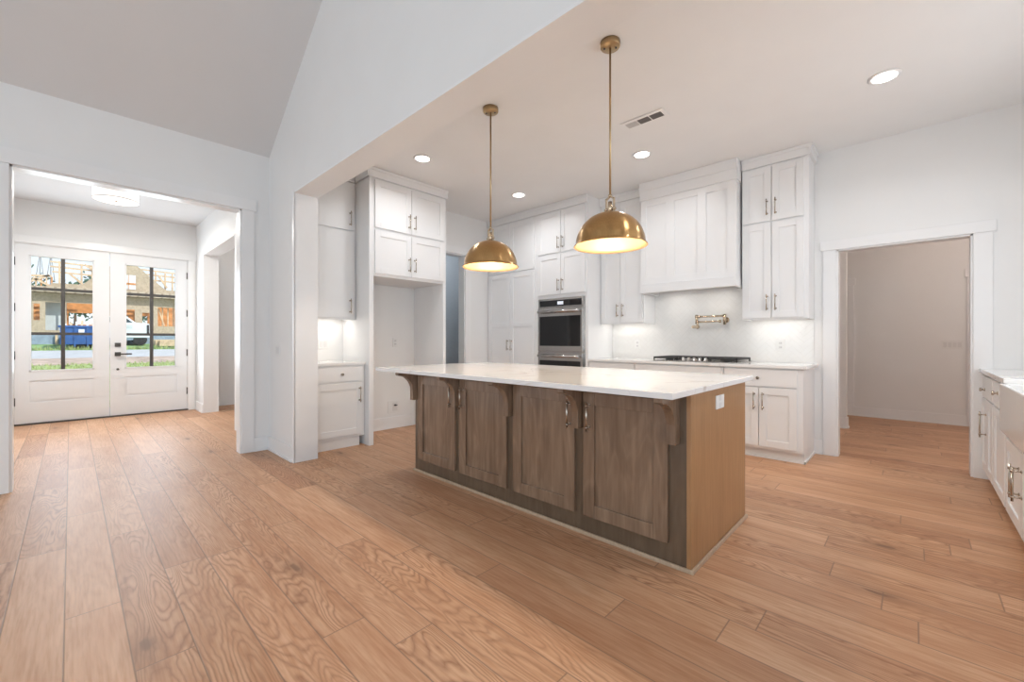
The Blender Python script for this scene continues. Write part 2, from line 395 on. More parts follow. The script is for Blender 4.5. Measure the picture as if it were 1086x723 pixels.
# ------------------------------------------------------------------ the setting
YB, YB2 = 1.455, 1.655          # partition between great room and kitchen
XW = -4.95                      # left wall of great room and kitchen
YK = 5.25                       # back wall of kitchen
ZC = 3.05
VS = 0.667                      # vault pitch
struct('floor', bx(-8.95, 4.7, -5.6, 8.5, -0.12, 0.0), M['floor'])
struct('ceiling_kitchen', bx(-9.0, 2.0, YB2-0.002, 8.5, ZC, ZC+0.12), M['ceil'])
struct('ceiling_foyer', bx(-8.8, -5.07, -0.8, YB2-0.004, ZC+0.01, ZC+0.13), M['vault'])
v = MB()
v.prism([(XW-0.13, 3.09-0.13*VS), (XW-0.13, 3.30), (-0.1, 3.09+4.85*VS+0.15), (-0.1, 3.09+4.85*VS)], 'Y', -5.6, YB+0.1)
v.prism([(-0.1, 3.09+4.85*VS), (-0.1, 3.09+4.85*VS+0.15), (4.75, 3.30), (4.75, 3.09)], 'Y', -5.6, YB+0.1)
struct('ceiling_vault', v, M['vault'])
struct('wall_left', MB().cells('X', XW-0.13, XW, -5.6, YB, 0, 3.12, [(-0.32, 1.20, -1, 2.485)]), M['wall'])
struct('wall_kitchen_left', MB().cells('X', XW-0.13, XW, YB, 5.4, 0, ZC, [(3.36, 4.15, -1, 2.45)]), M['wall'])
w = MB(); w.box(XW, -4.215, YB, YB2, 0, 3.3); w.box(-4.215, 4.7, YB, YB2, 2.555, 3.3); w.box(1.27, 4.7, YB, YB2, 0, 2.555)
w.prism([(XW, 3.3), (4.7, 3.3), (-0.1, 6.45)], 'Y', YB, YB2)
struct('wall_partition', w, M['wall'])
struct('wall_back', MB().cells('Y', YK, YK+0.13, XW-0.13, 2.0, 0, ZC, [(-0.547, 0.368, -1, 2.05)]), M['wall'])
struct('wall_right', MB().cells('X', 1.12, 1.25, YB2, YK, 0, ZC, [(2.5, 4.3, 1.15, 2.35)]), M['wall'])
sh = [(-3.0-1.0, -3.0+1.0, 0.35, 2.75), (-0.6-1.0, -0.6+1.0, 0.35, 2.75), (1.8-1.0, 1.8+1.0, 0.35, 2.75)]
w = MB().cells('Y', -5.6, -5.45, XW-0.13, 4.75, 0, 3.3, sh); w.prism([(XW, 3.3), (4.7, 3.3), (-0.1, 6.45)], 'Y', -5.6, -5.45)
struct('wall_south', w, M['wall'])
struct('wall_right_great_room', MB().cells('X', 4.7, 4.85, -5.6, YB2, 0, 3.3, [(-4.6, -3.0, 0.35, 2.75), (-2.8, -1.2, 0.35, 2.75)]), M['wall'])
# foyer
struct('wall_foyer_front', MB().cells('X', -8.86, -8.71, -0.8, YB2, 0, ZC+0.06, [(-0.535, 1.345, -1, 2.475)]), M['wall'])
struct('wall_foyer_left', bx(-8.71, -5.08, -0.80, -0.67, 0, ZC+0.02), M['wall'])
struct('wall_foyer_right', MB().cells('Y', YB, YB2, -8.71, XW-0.13, 0, ZC+0.02, [(-8.16, -6.3, -1, 2.52)]), M['wall'])
struct('wall_side_room_far', bx(-9.0, -8.87, YB2, 4.2, 0, ZC), M['wall'])
struct('wall_side_room_back', bx(-9.0, -6.62, 4.2, 4.33, 0, ZC), M['wall'])
struct('wall_side_room_right', bx(-6.75, -6.62, YB2, 4.2, 0, ZC), M['wall'])
# pantry passage beyond the kitchen's left wall
struct('wall_pantry_far', bx(-6.55, -6.42, 2.6, 5.4, 0, ZC), M['greyroom'])
struct('wall_pantry_back', bx(-6.42, XW-0.13, 5.27, 5.40, 0, ZC), M['greyroom'])
struct('wall_pantry_front', bx(-6.42, XW-0.13, 2.6, 2.73, 0, ZC), M['greyroom'])
# hall behind the back wall
struct('wall_hall_far', bx(-2.6, 2.0, 8.3, 8.43, 0, ZC), M['wall'])
struct('wall_hall_stub', bx(-2.6, -0.63, 7.0, 7.12, 0, ZC), M['wall'])
struct('wall_hall_left', bx(-2.6, -2.47, YK+0.13, 8.3, 0, ZC), M['wall'])
struct('wall_hall_right', bx(1.87, 2.0, YK+0.13, 8.3, 0, ZC), M['wall'])

# trim: casings
def casing(name, F, u0, u1, z1, wdt=0.11, head=0.115, t=0.018, side0=True, side1=True):
    m = MB()
    if side0: F.box(m, u0-wdt, u0, 0, z1, 0, t)
    if side1: F.box(m, u1, u1+wdt, 0, z1, 0, t)
    F.box(m, u0-wdt-0.02, u1+wdt+0.02, z1, z1+head, 0, t+0.007)
    return struct(name, m, M['trim'], bevel=0.002)
def jamb(name, axis, a, b, u0, u1, z1, t=0.014):
    m = MB()
    if axis == 'X':
        m.box(a, b, u0, u0+t, 0, z1); m.box(a, b, u1-t, u1, 0, z1); m.box(a, b, u0, u1, z1-t, z1)
    else:
        m.box(u0, u0+t, a, b, 0, z1); m.box(u1-t, u1, a, b, 0, z1); m.box(u0, u1, a, b, z1-t, z1)
    return struct(name, m, M['trim'])
casing('trim_1', Fr('E', XW), -0.32, 1.20, 2.485)
jamb('trim_2', 'X', XW-0.131, XW+0.001, -0.32, 1.20, 2.485)
casing('trim_3', Fr('S', YK), -0.547, 0.368, 2.05, head=0.095)
jamb('trim_4', 'Y', YK-0.001, YK+0.131, -0.547, 0.368, 2.05)
casing('trim_5', Fr('E', XW), 3.36, 4.15, 2.45, head=0.10)
jamb('trim_6', 'X', XW-0.131, XW+0.001, 3.36, 4.15, 2.45)
casing('trim_7', Fr('E', -8.71), -0.535, 1.345, 2.475, wdt=0.09, head=0.10)
m = MB(); m.box(-4.215, -4.197, YB-0.008, YB2+0.008, 0, 2.555); m.box(-4.215, 1.27, YB-0.008, YB2+0.008, 2.537, 2.555)
m.box(-4.235, -4.197, YB-0.016, YB, 0, 2.555)
struct('trim_8', m, M['trim'], bevel=0.002)
jamb('trim_9', 'Y', YB-0.002, YB2+0.002, -8.16, -6.3, 2.52)
m = MB()    # casings of two doors on the far hall wall
Fh = Fr('S', 8.3)
Fh.box(m, -0.76, -0.655, 0, 2.0, 0, 0.018); Fh.box(m, -1.7, -0.635, 2.0, 2.105, 0, 0.025)
struct('trim_10', m, M['trim'], bevel=0.002)
m = MB(); Fh.box(m, 0.525, 0.635, 0, 2.0, 0, 0.018); Fh.box(m, 0.505, 1.6, 2.0, 2.105, 0, 0.025)
struct('trim_11', m, M['trim'], bevel=0.002)
# baseboards with a small shoe
def base(name, segs, h=0.14, t=0.014):
    m = MB()
    for F, u0, u1 in segs:
        F.box(m, u0, u1, 0, h, 0, t); F.box(m, u0, u1, 0, 0.02, t, t+0.012)
    return struct(name, m, M['trim'], bevel=0.002)
base('baseboard_left', [(Fr('E', XW), 1.31, YB), (Fr('E', XW), -5.4, -0.44)])
base('baseboard_partition', [(Fr('S', YB), XW, -4.236)])
base('baseboard_niche', [(Fr('E', XW), 2.302, 3.248)], h=0.15)
base('baseboard_back', [(Fr('S', YK), -0.735, -0.658)])
base('baseboard_hall', [(Fr('S', 8.3), -0.655, 0.525)])
base('baseboard_hall_stub', [(Fr('S', 7.0), -2.4, -0.63), (Fr('E', -0.63), 7.0, 7.12)])
base('baseboard_foyer', [(Fr('S', YB), -8.69, -8.16), (Fr('E', -8.71), 1.437, YB)])
base('baseboard_side_room', [(Fr('E', -8.87), YB2, 4.2)])
base('baseboard_kitchen_left', [(Fr('E', XW), 4.262, 4.60)])
tag(bx(-8.13, -8.10, 1.66, 2.9, 0, 0.012).build('threshold_strip', M['shoe']), 'pale floor strip beyond the side opening of the foyer', 'floor strip')

# windows in the walls behind the camera and over the sink (out of frame); the east pair is added for its light
def window(name, axis, p, u0, u1, z0, z1):
    m = MB()
    a, b = p-0.03, p+0.03
    for (q0, q1, r0, r1) in ((u0, u0+0.06, z0, z1), (u1-0.06, u1, z0, z1), (u0, u1, z0, z0+0.06), (u0, u1, z1-0.06, z1)):
        if axis == 'Y': m.box(q0, q1, a, b, r0, r1)
        else: m.box(a, b, q0, q1, r0, r1)
    o = struct(name, m, M['trim'])
    g = MB()
    if axis == 'Y': g.box(u0+0.05, u1-0.05, p-0.004, p+0.004, z0+0.05, z1-0.05)
    else: g.box(p-0.004, p+0.004, u0+0.05, u1-0.05, z0+0.05, z1-0.05)
    g.build('window_pane', M['glass'], o)
for i, h in enumerate(sh): window('window_%d' % (i+1), 'Y', -5.53, *h)
window('window_4', 'X', 1.185, 2.5, 4.3, 1.15, 2.35)
window('window_5', 'X', 4.775, -4.6, -3.0, 0.35, 2.75)  # unseen pair added to brighten surfaces facing this wall
window('window_6', 'X', 4.775, -2.8, -1.2, 0.35, 2.75)

# front doors: two leaves with glass over a panel
def front_door(name, y0, y1, g0, g1, hinge_side, hardware):
    X0, X1 = -8.765, -8.72
    F = Fr('E', X0); t = X1-X0
    m = MB()
    F.box(m, y0, g0, 0.022, 2.462, 0, t); F.box(m, g1, y1, 0.022, 2.462, 0, t)
    F.box(m, g0, g1, 2.325, 2.462, 0, t); F.box(m, g0, g1, 0.60, 0.725, 0, t); F.box(m, g0, g1, 0.022, 0.30, 0, t)
    F.box(m, g0, g1, 0.30, 0.60, 0, t-0.014)
    F.box(m, g0+0.03, g1-0.03, 0.33, 0.57, t-0.014, t-0.004)
    d = struct(name, m, M['door'])
    bd = MB()
    for (a, b, c, e) in ((g0, g0+0.018, 0.725, 2.325), (g1-0.018, g1, 0.725, 2.325), (g0, g1, 0.725, 0.743), (g0, g1, 2.307, 2.325)):
        F.box(bd, a, b, c, e, -0.004, t+0.006)
    bd.build('glazing_bead', M['door'], d, bevel=0.002)
    bx(X0+0.018, X0+0.026, g0+0.005, g1-0.005, 0.73, 2.32).build('glass_pane', M['glass'], d)
    mu = MB(); gm = (g0+g1)/2
    F.box(mu, gm-0.021, gm+0.021, 0.743, 2.307, 0.004, t-0.002)
    for z in (1.245, 1.865): F.box(mu, g0+0.018, g1-0.018, z-0.019, z+0.019, 0.006, t-0.004)
    mu.build('muntin', M['bronze'], d, label='dark bronze glazing bars')
    yh = y0 if hinge_side < 0 else y1
    for z in (0.32, 0.95, 1.60, 2.22):
        h = MB(); F.box(h, yh-0.008, yh+0.008, z-0.055, z+0.055, t-0.004, t+0.006); h.cyl((X1+0.008, yh, z-0.055), (X1+0.008, yh, z+0.055), 0.007, seg=10)
        h.build('hinge', M['bronze'], d)
    if hardware:
        m = MB(); yb = 0.492
        F.box(m, yb-0.034, yb+0.034, 1.055, 1.115, t, t+0.016); F.box(m, yb-0.008, yb+0.008, 1.066, 1.104, t+0.016, t+0.032)
        m.build('deadbolt', M['bronze'], d, bevel=0.002)
        m = MB(); F.box(m, yb-0.034, yb+0.034, 0.915, 0.975, t, t+0.016); m.cyl((X1+0.01, yb, 0.945), (X1+0.055, yb, 0.945), 0.011, seg=12); F.box(m, yb-0.012, yb+0.155, 0.934, 0.956, t+0.045, t+0.06)
        m.build('lever_handle', M['bronze'], d, bevel=0.002)
        m = MB(); m.cyl((X1-0.002, yb, 0.715), (X1+0.008, yb, 0.715), 0.017, seg=14); m.build('lock_button', M['bronze'], d)
    return d
front_door('door_1', -0.522, 0.402, -0.390, 0.240, -1, False)['label'] = 'left white front door leaf with glass over a panel'
front_door('door_2', 0.408, 1.332, 0.572, 1.196, 1, True)['label'] = 'right white front door leaf with dark lever and deadbolt'
m = MB(); m.box(-8.86, -8.70, -0.535, 1.345, 0.0, 0.02)
struct('trim_12', m, M['bronze'])
m = MB(); m.box(-8.86, -8.712, -0.535, -0.524, 0.02, 2.475); m.box(-8.86, -8.712, 1.334, 1.345, 0.02, 2.475); m.box(-8.86, -8.712, -0.535, 1.345, 2.464, 2.475)
struct('trim_13', m, M['trim'])

# ------------------------------------------------------------------ kitchen island
isl = empty('kitchen_island', (-1.99, 2.57, 0), 'brown stained wood kitchen island with shaker doors and curved corbels', 'kitchen island')
IX0, IX1, IY0, IY1 = -3.195, -0.812, 2.11, 3.03
bx(IX0, IX1, IY0, IY1, 0, 0.885).build('carcass', M['frame'], isl, bevel=0.0015)
bx(IX1, -0.790, IY0-0.004, IY1, 0, 0.885).build('end_panel', M['veneer'], isl, bevel=0.0015, label='brown veneer end panel with sink-window light painted into its tone')
Fi = Fr('S', IY0)
doors = [(-3.131, -2.618, 1), (-2.559, -2.047, 0), (-1.983, -1.475, 1), (-1.411, -0.902, 0)]
for u0, u1, right in doors:
    d = shaker(Fi, u0, u1, 0.118, 0.848, t=0.022, rail=0.076, rec=0.013).build('door', M['island'], isl, bevel=0.003)
    pull(Fi, (u1-0.03) if right else (u0+0.045), 0.625, 0.792, d, n0=0.021)
prof = [(IY0, 0.885), (IY0-0.205, 0.885), (IY0-0.205, 0.857)]
for i in range(13):
    a = PI/2*i/12
    prof.append((IY0-0.06-0.135*(1-math.sin(a)), 0.715+0.135*math.cos(a) if i < 12 else 0.70))
prof += [(IY0-0.06, 0.632), (IY0, 0.632)]
for x in (-3.165, -2.589, -2.015, -1.443, -0.868):
    MB().prism(prof, 'X', x-0.0225, x+0.0225).build('corbel', M['island'], isl, bevel=0.0015)
for nm, b in (('shoe_moulding', (IX0-0.012, -0.775, IY0-0.014, IY0-0.001, 0, 0.022)), ('shoe_moulding', (-0.790, -0.776, IY0-0.001, IY1+0.012, 0, 0.022)), ('shoe_moulding', (IX0-0.013, IX0, IY0-0.001, IY1, 0, 0.022))):
    bx(*b).build(nm, M['shoe'], isl, bevel=0.004, label='pale raw wood shoe moulding')
def plate(parent, F, u, v, w=0.075, h=0.118, kind='outlet', gangs=1, mat='plate', name=None, label=None, cat=None):
    m = MB(); F.box(m, u-w/2, u+w/2, v-h/2, v+h/2, 0, 0.006)
    if parent is None:
        o = m.build(name or kind, M[mat], None, bevel=0.002); tag(o, label, cat or kind)
    else: o = m.build(name or kind, M[mat], parent, bevel=0.002)
    for g in range(gangs):
        uu = u+(g-(gangs-1)/2)*0.046
        if kind == 'outlet':
            for dv in (-0.022, 0.022):
                s_ = MB(); F.box(s_, uu-0.017, uu+0.017, v+dv-0.015, v+dv+0.015, 0.006, 0.0075)
                q = s_.build('socket', M['greyplate'], o)
                if parent is None:
                    s2 = MB(); F.box(s2, uu-0.008, uu-0.005, v+dv-0.006, v+dv+0.006, 0.0075, 0.0078); F.box(s2, uu+0.005, uu+0.008, v+dv-0.006, v+dv+0.006, 0.0075, 0.0078)
                    s2.build('slots', M['slot'], q)
        else:
            s_ = MB(); F.box(s_, uu-0.017, uu+0.017, v-0.034, v+0.034, 0.006, 0.009)
            s_.build('rocker', M['greyplate'], o, bevel=0.001)
    return o
plate(isl, Fr('E', -0.790), 2.525, 0.806, w=0.13, h=0.07+0.005, kind='outlet', name='outlet_plate')
ct = bx(-3.41, -0.772, 1.845, 3.147, 0.885, 0.915).build('worktop', M['quartz'], None, bevel=0.003)
tag(ct, 'white veined quartz worktop overhanging the brown wooden island', 'worktop')

# ------------------------------------------------------------------ cabinets of the back run
def crown_box(mb, F, u0, u1, n1=0.025, z0=2.945, z1=ZC-0.002, n0=-0.3):
    F.box(mb, u0, u1, z0, z1, n0, n1); F.box(mb, u0, u1, z0+0.075, z1, n1, n1+0.012)
    return mb
YF = 4.63       # fronts of the deep cabinets
FB = Fr('S', YF)
# tall pantry
pa = empty('pantry_cabinet', (-4.44, 4.93, 0), 'tall white pantry cabinet with four shaker doors left of the oven tower', 'cabinet')
bx(XW+0.002, -3.93, YF, YK-0.002, 0.1, 2.945).build('carcass', M['cab'], pa)
bx(XW+0.002, -3.93, YF+0.06, YK-0.002, 0, 0.1).build('toe_kick', M['cab'], pa)
for i, (u0, u1) in enumerate(((-4.905, -4.442), (-4.436, -3.965))):
    d = shaker(FB, u0, u1, 0.12, 2.165, mids=(1.39,)).build('door', M['cab'], pa, bevel=0.0015)
    pull(FB, u1-0.035 if i == 0 else u0+0.035, 1.00, 1.165, d)
    d = shaker(FB, u0, u1, 2.19, 2.925).build('door', M['cab'], pa, bevel=0.0015)
crown_box(MB(), FB, XW+0.002, -3.93, n0=-0.6).build('crown', M['cab'], pa, bevel=0.0015)
# oven tower
ov = empty('oven_tower_cabinet', (-3.48, 4.93, 0), 'tall white cabinet with four doors built around the double oven', 'cabinet')
bx(-3.928, -3.05, YF, YK-0.002, 1.738, 2.945).build('carcass', M['cab'], ov)
m = MB(); m.box(-3.928, -3.89, YF, YK-0.002, 0.0, 1.738); m.box(-3.09, -3.05, YF, YK-0.002, 0.0, 1.738); m.box(-3.89, -3.09, YF+0.03, YK-0.002, 0.0, 0.37)
m.build('side_panels', M['cab'], ov)
FB_t = FB
for (v0, v1) in ((1.785, 2.335), (2.365, 2.925)):
    for i, (u0, u1) in enumerate(((-3.885, -3.482), (-3.476, -3.085))):
        d = shaker(FB, u0, u1, v0, v1, rail=0.06).build('door', M['cab'], ov, bevel=0.0015)
        hz = 1.83 if v0 < 2 else 2.41
        pull(FB, u1-0.032 if i == 0 else u0+0.032, hz, hz+0.165, d)
crown_box(MB(), FB, -3.928, -3.05, n0=-0.6).build('crown', M['cab'], ov, bevel=0.0015)
shaker(FB, -3.885, -3.085, 0.12, 0.345).build('drawer', M['cab'], ov, bevel=0.0015)
# double wall oven
do = empty('double_wall_oven', (-3.49, 4.9, 0.38), 'stainless double wall oven with black glass doors in the white tower', 'oven')
bx(-3.888, -3.092, YF+0.0, YK-0.1, 0.38, 1.735).build('body', M['steel'], do)
m = MB(); FB.box(m, -3.868, -3.112, 1.61, 1.732, 0, 0.022); cp = m.build('control_panel', M['steel'], do, bevel=0.002)
m = MB(); FB.box(m, -3.845, -3.135, 1.622, 1.706, 0.022, 0.024); m.build('control_glass', M['blackglass'], cp, label='black glass control strip')
m = MB(); FB.box(m, -3.53, -3.43, 1.642, 1.686, 0.024, 0.0248); m.build('display', M['display'], cp)
for z0, z1 in ((1.005, 1.60), (0.395, 0.99)):
    m = MB(); FB.box(m, -3.868, -3.112, z0, z1, 0, 0.035); dd = m.build('oven_door', M['steel'], do, bevel=0.003)
    m = MB(); FB.box(m, -3.835, -3.145, z0+0.07, z1-0.115, 0.035, 0.037); m.build('door_glass', M['blackglass'], dd, label='black glass oven window')
    m = MB(); zh = z1-0.052
    m.cyl(FB.pt(-3.835, zh, 0.075), FB.pt(-3.145, zh, 0.075), 0.019, seg=16)
    for u in (-3.82, -3.16): m.cyl(FB.pt(u, zh, 0.035), FB.pt(u, zh, 0.078), 0.012, seg=12)
    m.build('handle', M['steel'], dd)
# wall cabinets
FU = Fr('S', 4.93)
def wall_cab(name, u0, u1, label, d0, dm, d1, handles=True, light_x=None):
    r = empty(name, ((u0+u1)/2, 5.09, 1.37), label, 'cabinet', None)
    m = MB(); m.box(u0, u1, 4.93, YK-0.002, 1.397, 2.945); m.box(u0, u1, 4.93, 4.95, 1.365, 1.397); m.box(u0, u0+0.018, 4.95, YK-0.002, 1.365, 1.397); m.box(u1-0.018, u1, 4.95, YK-0.002, 1.365, 1.397)
    m.build('carcass', M['cab'], r)
    for v0, v1 in ((1.382, 2.352), (2.372, 2.925)):
        for i, (a, b) in enumerate(((d0, dm-0.003), (dm+0.003, d1))):
            d = shaker(FU, a, b, v0, v1).build('door', M['cab'], r, bevel=0.0015)
            hz = 1.455 if v0 < 2 else 2.425
            pull(FU, b-0.035 if i == 0 else a+0.035, hz, hz+0.165, d)
    m = crown_box(MB(), FU, u0, u1)
    return r, m
r, m = wall_cab('wall_cabinet', -3.048, -2.424, 'white wall cabinet between the oven tower and the range hood', -3.02, -2.742, -2.44)
m.build('crown', M['cab'], r, bevel=0.0015)
r, m = wall_cab('wall_cabinet', -1.315, -0.728, 'white wall cabinet right of the range hood beside the hall doorway', -1.306, -1.040, -0.765)
Fe = Fr('E', -0.728); crown_box(m, Fe, 4.895, YK-0.002, n0=0.0); m.build('crown', M['cab'], r, bevel=0.0015)
# under-cabinet lamps
def strip(x0, x1, y, z, label, axis='X', k=1.0):
    if axis == 'X': b = (x0, x1, y-0.012, y+0.012, z-0.012, z)
    else: b = (y-0.012, y+0.012, x0, x1, z-0.012, z)
    t = bx(*b).build('under_cabinet_light', M['led']); tag(t, label, 'light')
    c = (x0+x1)/2
    loc = (c, y, z-0.016) if axis == 'X' else (y, c, z-0.016)
    light('strip_light', 'AREA', loc, k*P_UNDER*(x1-x0)/0.55, (1, 0.95, 0.89), rot=(0, 0, 0) if axis == 'X' else (0, 0, PI/2), size=x1-x0, size_y=0.02, parent=t)
strip(-2.98, -2.48, 5.08, 1.397, 'slim light strip under the wall cabinet left of the hood')
strip(-1.26, -0.80, 5.08, 1.397, 'slim light strip under the wall cabinet right of the hood')
# range hood
ho = empty('range_hood', (-1.87, 5.02, 1.72), 'white panelled range hood cover above the gas cooktop', 'range hood')
YH = 4.80; FH = Fr('S', YH)
HX0, HX1 = -2.395, -1.332
bx(HX0, HX1, YH, YK-0.002, 1.80, 2.84).build('body', M['cab'], ho)
m = MB(); us = [HX0, HX0+0.06, -2.09, -1.99, -1.72, -1.60, HX1-0.06-0.03, HX1]
e_ = [(HX0, HX0+0.07), (-2.085, -1.985), (-1.725, -1.635), (HX1-0.09, HX1)]
for a, b in e_: FH.box(m, a, b, 1.82, 2.84, 0, 0.012)
for z0, z1 in ((1.82, 1.90), (2.76, 2.84)): FH.box(m, HX0, HX1, z0, z1, 0, 0.0115)
m.build('panel_frame', M['cab'], ho, bevel=0.0015)
m = MB(); FH.box(m, HX0-0.006, HX1+0.006, 1.72, 1.815, -0.02, 0.035)
m.box(HX0-0.006, HX0+0.03, YH+0.02, YK-0.002, 1.72, 1.815); m.box(HX1-0.03, HX1+0.006, YH+0.02, YK-0.002, 1.72, 1.815)
m.build('bottom_trim', M['cab'], ho, bevel=0.002)
m = MB(); FH.box(m, HX0-0.01, HX1+0.01, 2.835, ZC-0.002, -0.3, 0.028); FH.box(m, HX0-0.01, HX1+0.01, 2.945, ZC-0.002, 0.028, 0.040)
m.build('crown', M['cab'], ho, bevel=0.0015)
bx(HX0+0.05, HX1-0.05, YH+0.05, YK-0.05, 1.775, 1.798).build('vent_insert', M['steel'], ho)
for x in (-2.10, -1.62):
    hl = MB().lathe([(0, 1.774), (0.03, 1.774), (0.03, 1.768), (0, 1.767)], x, 5.0, 20).build('hood_lamp', M['led'], ho)
    light('hood_light', 'AREA', (x, 5.0, 1.76), 0.8, (1, 0.96, 0.91), size=0.06, shape='DISK', parent=ho)
# base cabinets
def base_cab(name, u0, u1, label, build):
    r = empty(name, ((u0+u1)/2, 4.95, 0), label, 'cabinet')
    bx(u0, u1, 4.65, YK-0.002, 0.1, 0.885).build('carcass', M['cab'], r, bevel=0.0015)
    bx(u0, u1, 4.705, YK-0.002, 0, 0.1).build('toe_kick', M['cab'], r)
    build(r); return r
FBs = Fr('S', 4.65)
def left_unit(r):
    d = slab(FBs, -3.02, -2.415, 0.71, 0.868).build('drawer', M['cab'], r, bevel=0.002); knob(FBs, -2.72, 0.79, d)
    for i, (a, b) in enumerate(((-3.02, -2.72), (-2.714, -2.415))):
        d = shaker(FBs, a, b, 0.12, 0.69).build('door', M['cab'], r, bevel=0.0015); pull(FBs, b-0.035 if i == 0 else a+0.035, 0.47, 0.635, d)
def mid_unit(r):
    slab(FBs, -2.385, -1.428, 0.71, 0.868).build('drawer', M['cab'], r, bevel=0.002)
    for v0, v1 in ((0.12, 0.39), (0.405, 0.69)):
        d = shaker(FBs, -2.385, -1.428, v0, v1).build('drawer', M['cab'], r, bevel=0.0015); knob(FBs, -1.9, (v0+v1)/2, d)
def right_unit(r):
    d = slab(FBs, -1.398, -0.775, 0.705, 0.868).build('drawer', M['cab'], r, bevel=0.002); knob(FBs, -1.095, 0.787, d)
    for i, (a, b) in enumerate(((-1.398, -1.092), (-1.086, -0.775))):
        d = shaker(FBs, a, b, 0.125, 0.692).build('door', M['cab'], r, bevel=0.0015); pull(FBs, b-0.035 if i == 0 else a+0.035, 0.48, 0.65, d)
    bx(-1.40, -0.716, 4.693, 4.705, 0, 0.02).build('shoe_moulding', M['trim'], r); bx(-0.730, -0.718, 4.693, YK-0.03, 0, 0.02).build('shoe_moulding', M['trim'], r)
base_cab('base_cabinet', -3.048, -2.402, 'white base cabinet beside the oven tower, left end of the back run', left_unit)
base_cab('base_cabinet', -2.400, -1.414, 'white base cabinet of wide drawers under the gas cooktop', mid_unit)
base_cab('base_cabinet', -1.412, -0.730, 'white base cabinet with knob drawer and two doors beside the hall doorway', right_unit)
wt = bx(-3.048, -0.700, 4.612, YK-0.004, 0.885, 0.915).build('worktop', M['quartz'], None, bevel=0.003)
tag(wt, 'white quartz worktop along the back wall under the gas cooktop', 'worktop')

# herringbone backsplash, clipped to its rectangle, one panel mesh
def clip(poly, axis, lim, keep_less):
    out = []
    for i in range(len(poly)):
        a, b = poly[i], poly[(i+1) % len(poly)]
        ia = (a[axis] <= lim) == keep_less or a[axis] == lim; ib = (b[axis] <= lim) == keep_less or b[axis] == lim
        if ia: out.append(a)
        if ia != ib:
            t = (lim-a[axis])/(b[axis]-a[axis]); out.append((a[0]+t*(b[0]-a[0]), a[1]+t*(b[1]-a[1])))
    return out
def herring(u0, u1, v0, v1, L=0.15, Wd=0.05, gap=0.0028):
    polys = []; s2 = math.sqrt(0.5)
    n = int((u1-u0+v1-v0)/Wd)+12
    n_l = int(L/Wd)
    for i in range(-n, n):
        for j in range(-n//2, n//2):
            # horizontal tile and vertical tile of the herringbone lattice
            ox, oy = i*Wd+j*(L+0.0), i*Wd-j*(L+0.0)
            for (x0, y0, w_, h_) in ((ox, oy, L, Wd), (ox, oy+Wd, Wd, L)):
                q = [(x0+gap/2, y0+gap/2), (x0+w_-gap/2, y0+gap/2), (x0+w_-gap/2, y0+h_-gap/2), (x0+gap/2, y0+h_-gap/2)]
                q = [((x-y)*s2+(u0+u1)/2, (x+y)*s2+v0) for x, y in q]
                if max(p[0] for p in q) < u0 or min(p[0] for p in q) > u1 or max(p[1] for p in q) < v0 or min(p[1] for p in q) > v1: continue
                for ax, lim, less in ((0, u0, False), (0, u1, True), (1, v0, False), (1, v1, True)):
                    if len(q) >= 3: q = clip(q, ax, lim, less)
                if len(q) >= 3: polys.append(q)
    return polys
def backsplash(rects, label):
    g = MB()
    for (u0, u1, v0, v1) in rects: g.box(u0, u1, YK-0.006, YK-0.0005, v0, v1)
    o = g.build('backsplash', M['grout']); tag(o, label, 'backsplash')
    t = MB(); seen = 0
    for (u0, u1, v0, v1) in rects:
        for q in herring(u0, u1, v0, v1):
            try: t.prism(q, 'Y', YK-0.0066, YK-0.0075)
            except ValueError: pass
    t.build('tiles', M['tile'], o)
backsplash([(-3.048, -2.424, 0.916, 1.368), (-2.424, -1.317, 0.916, 1.716), (-1.317, -0.732, 0.916, 1.368)], 'white herringbone tile backsplash behind the gas cooktop')

# gas cooktop
ck = empty('gas_cooktop', (-1.74, 4.93, 0.916), 'stainless gas cooktop with black cast iron grates and front knobs', 'cooktop')
bx(-2.20, -1.285, 4.675, 5.185, 0.916, 0.926).build('base', M['steel'], ck, bevel=0.003)
def grate(x0, x1, y0, y1):
    m = MB(); z0, z1 = 0.945, 0.966; b = 0.014
    m.box(x0, x1, y0, y0+b, z0, z1); m.box(x0, x1, y1-b, y1, z0, z1); m.box(x0, x0+b, y0, y1, z0, z1); m.box(x1-b, x1, y0, y1, z0, z1)
    xm, ym = (x0+x1)/2, (y0+y1)/2
    m.box(xm-b/2, xm+b/2, y0, y1, z0+0.004, z1); m.box(x0, x1, ym-b/2, ym+b/2, z0+0.004, z1)
    for xx in (x0+(x1-x0)*0.25, x0+(x1-x0)*0.75): m.box(xx-0.005, xx+0.005, y0, y1, z0+0.006, z1)
    for yy in (y0+(y1-y0)*0.25, y0+(y1-y0)*0.75): m.box(x0, x1, yy-0.005, yy+0.005, z0+0.006, z1)
    for xx in (x0, x1-b):
        for yy in (y0, y1-b): m.box(xx, xx+b, yy, yy+b, 0.926, z0)
    m.build('grate', M['iron'], ck, bevel=0.002)
grate(-2.19, -1.905, 4.69, 5.17); grate(-1.90, -1.585, 4.80, 5.17); grate(-1.58, -1.295, 4.69, 5.17)
for bxx, by, br in ((-2.05, 4.81, 0.045), (-2.05, 5.05, 0.04), (-1.742, 4.99, 0.055), (-1.437, 4.81, 0.045), (-1.437, 5.05, 0.04)):
    MB().lathe([(0.0, 0.926), (br, 0.926), (br, 0.936), (br*0.7, 0.944), (0.0, 0.944)], bxx, by, 20).build('burner', M['iron'], ck)
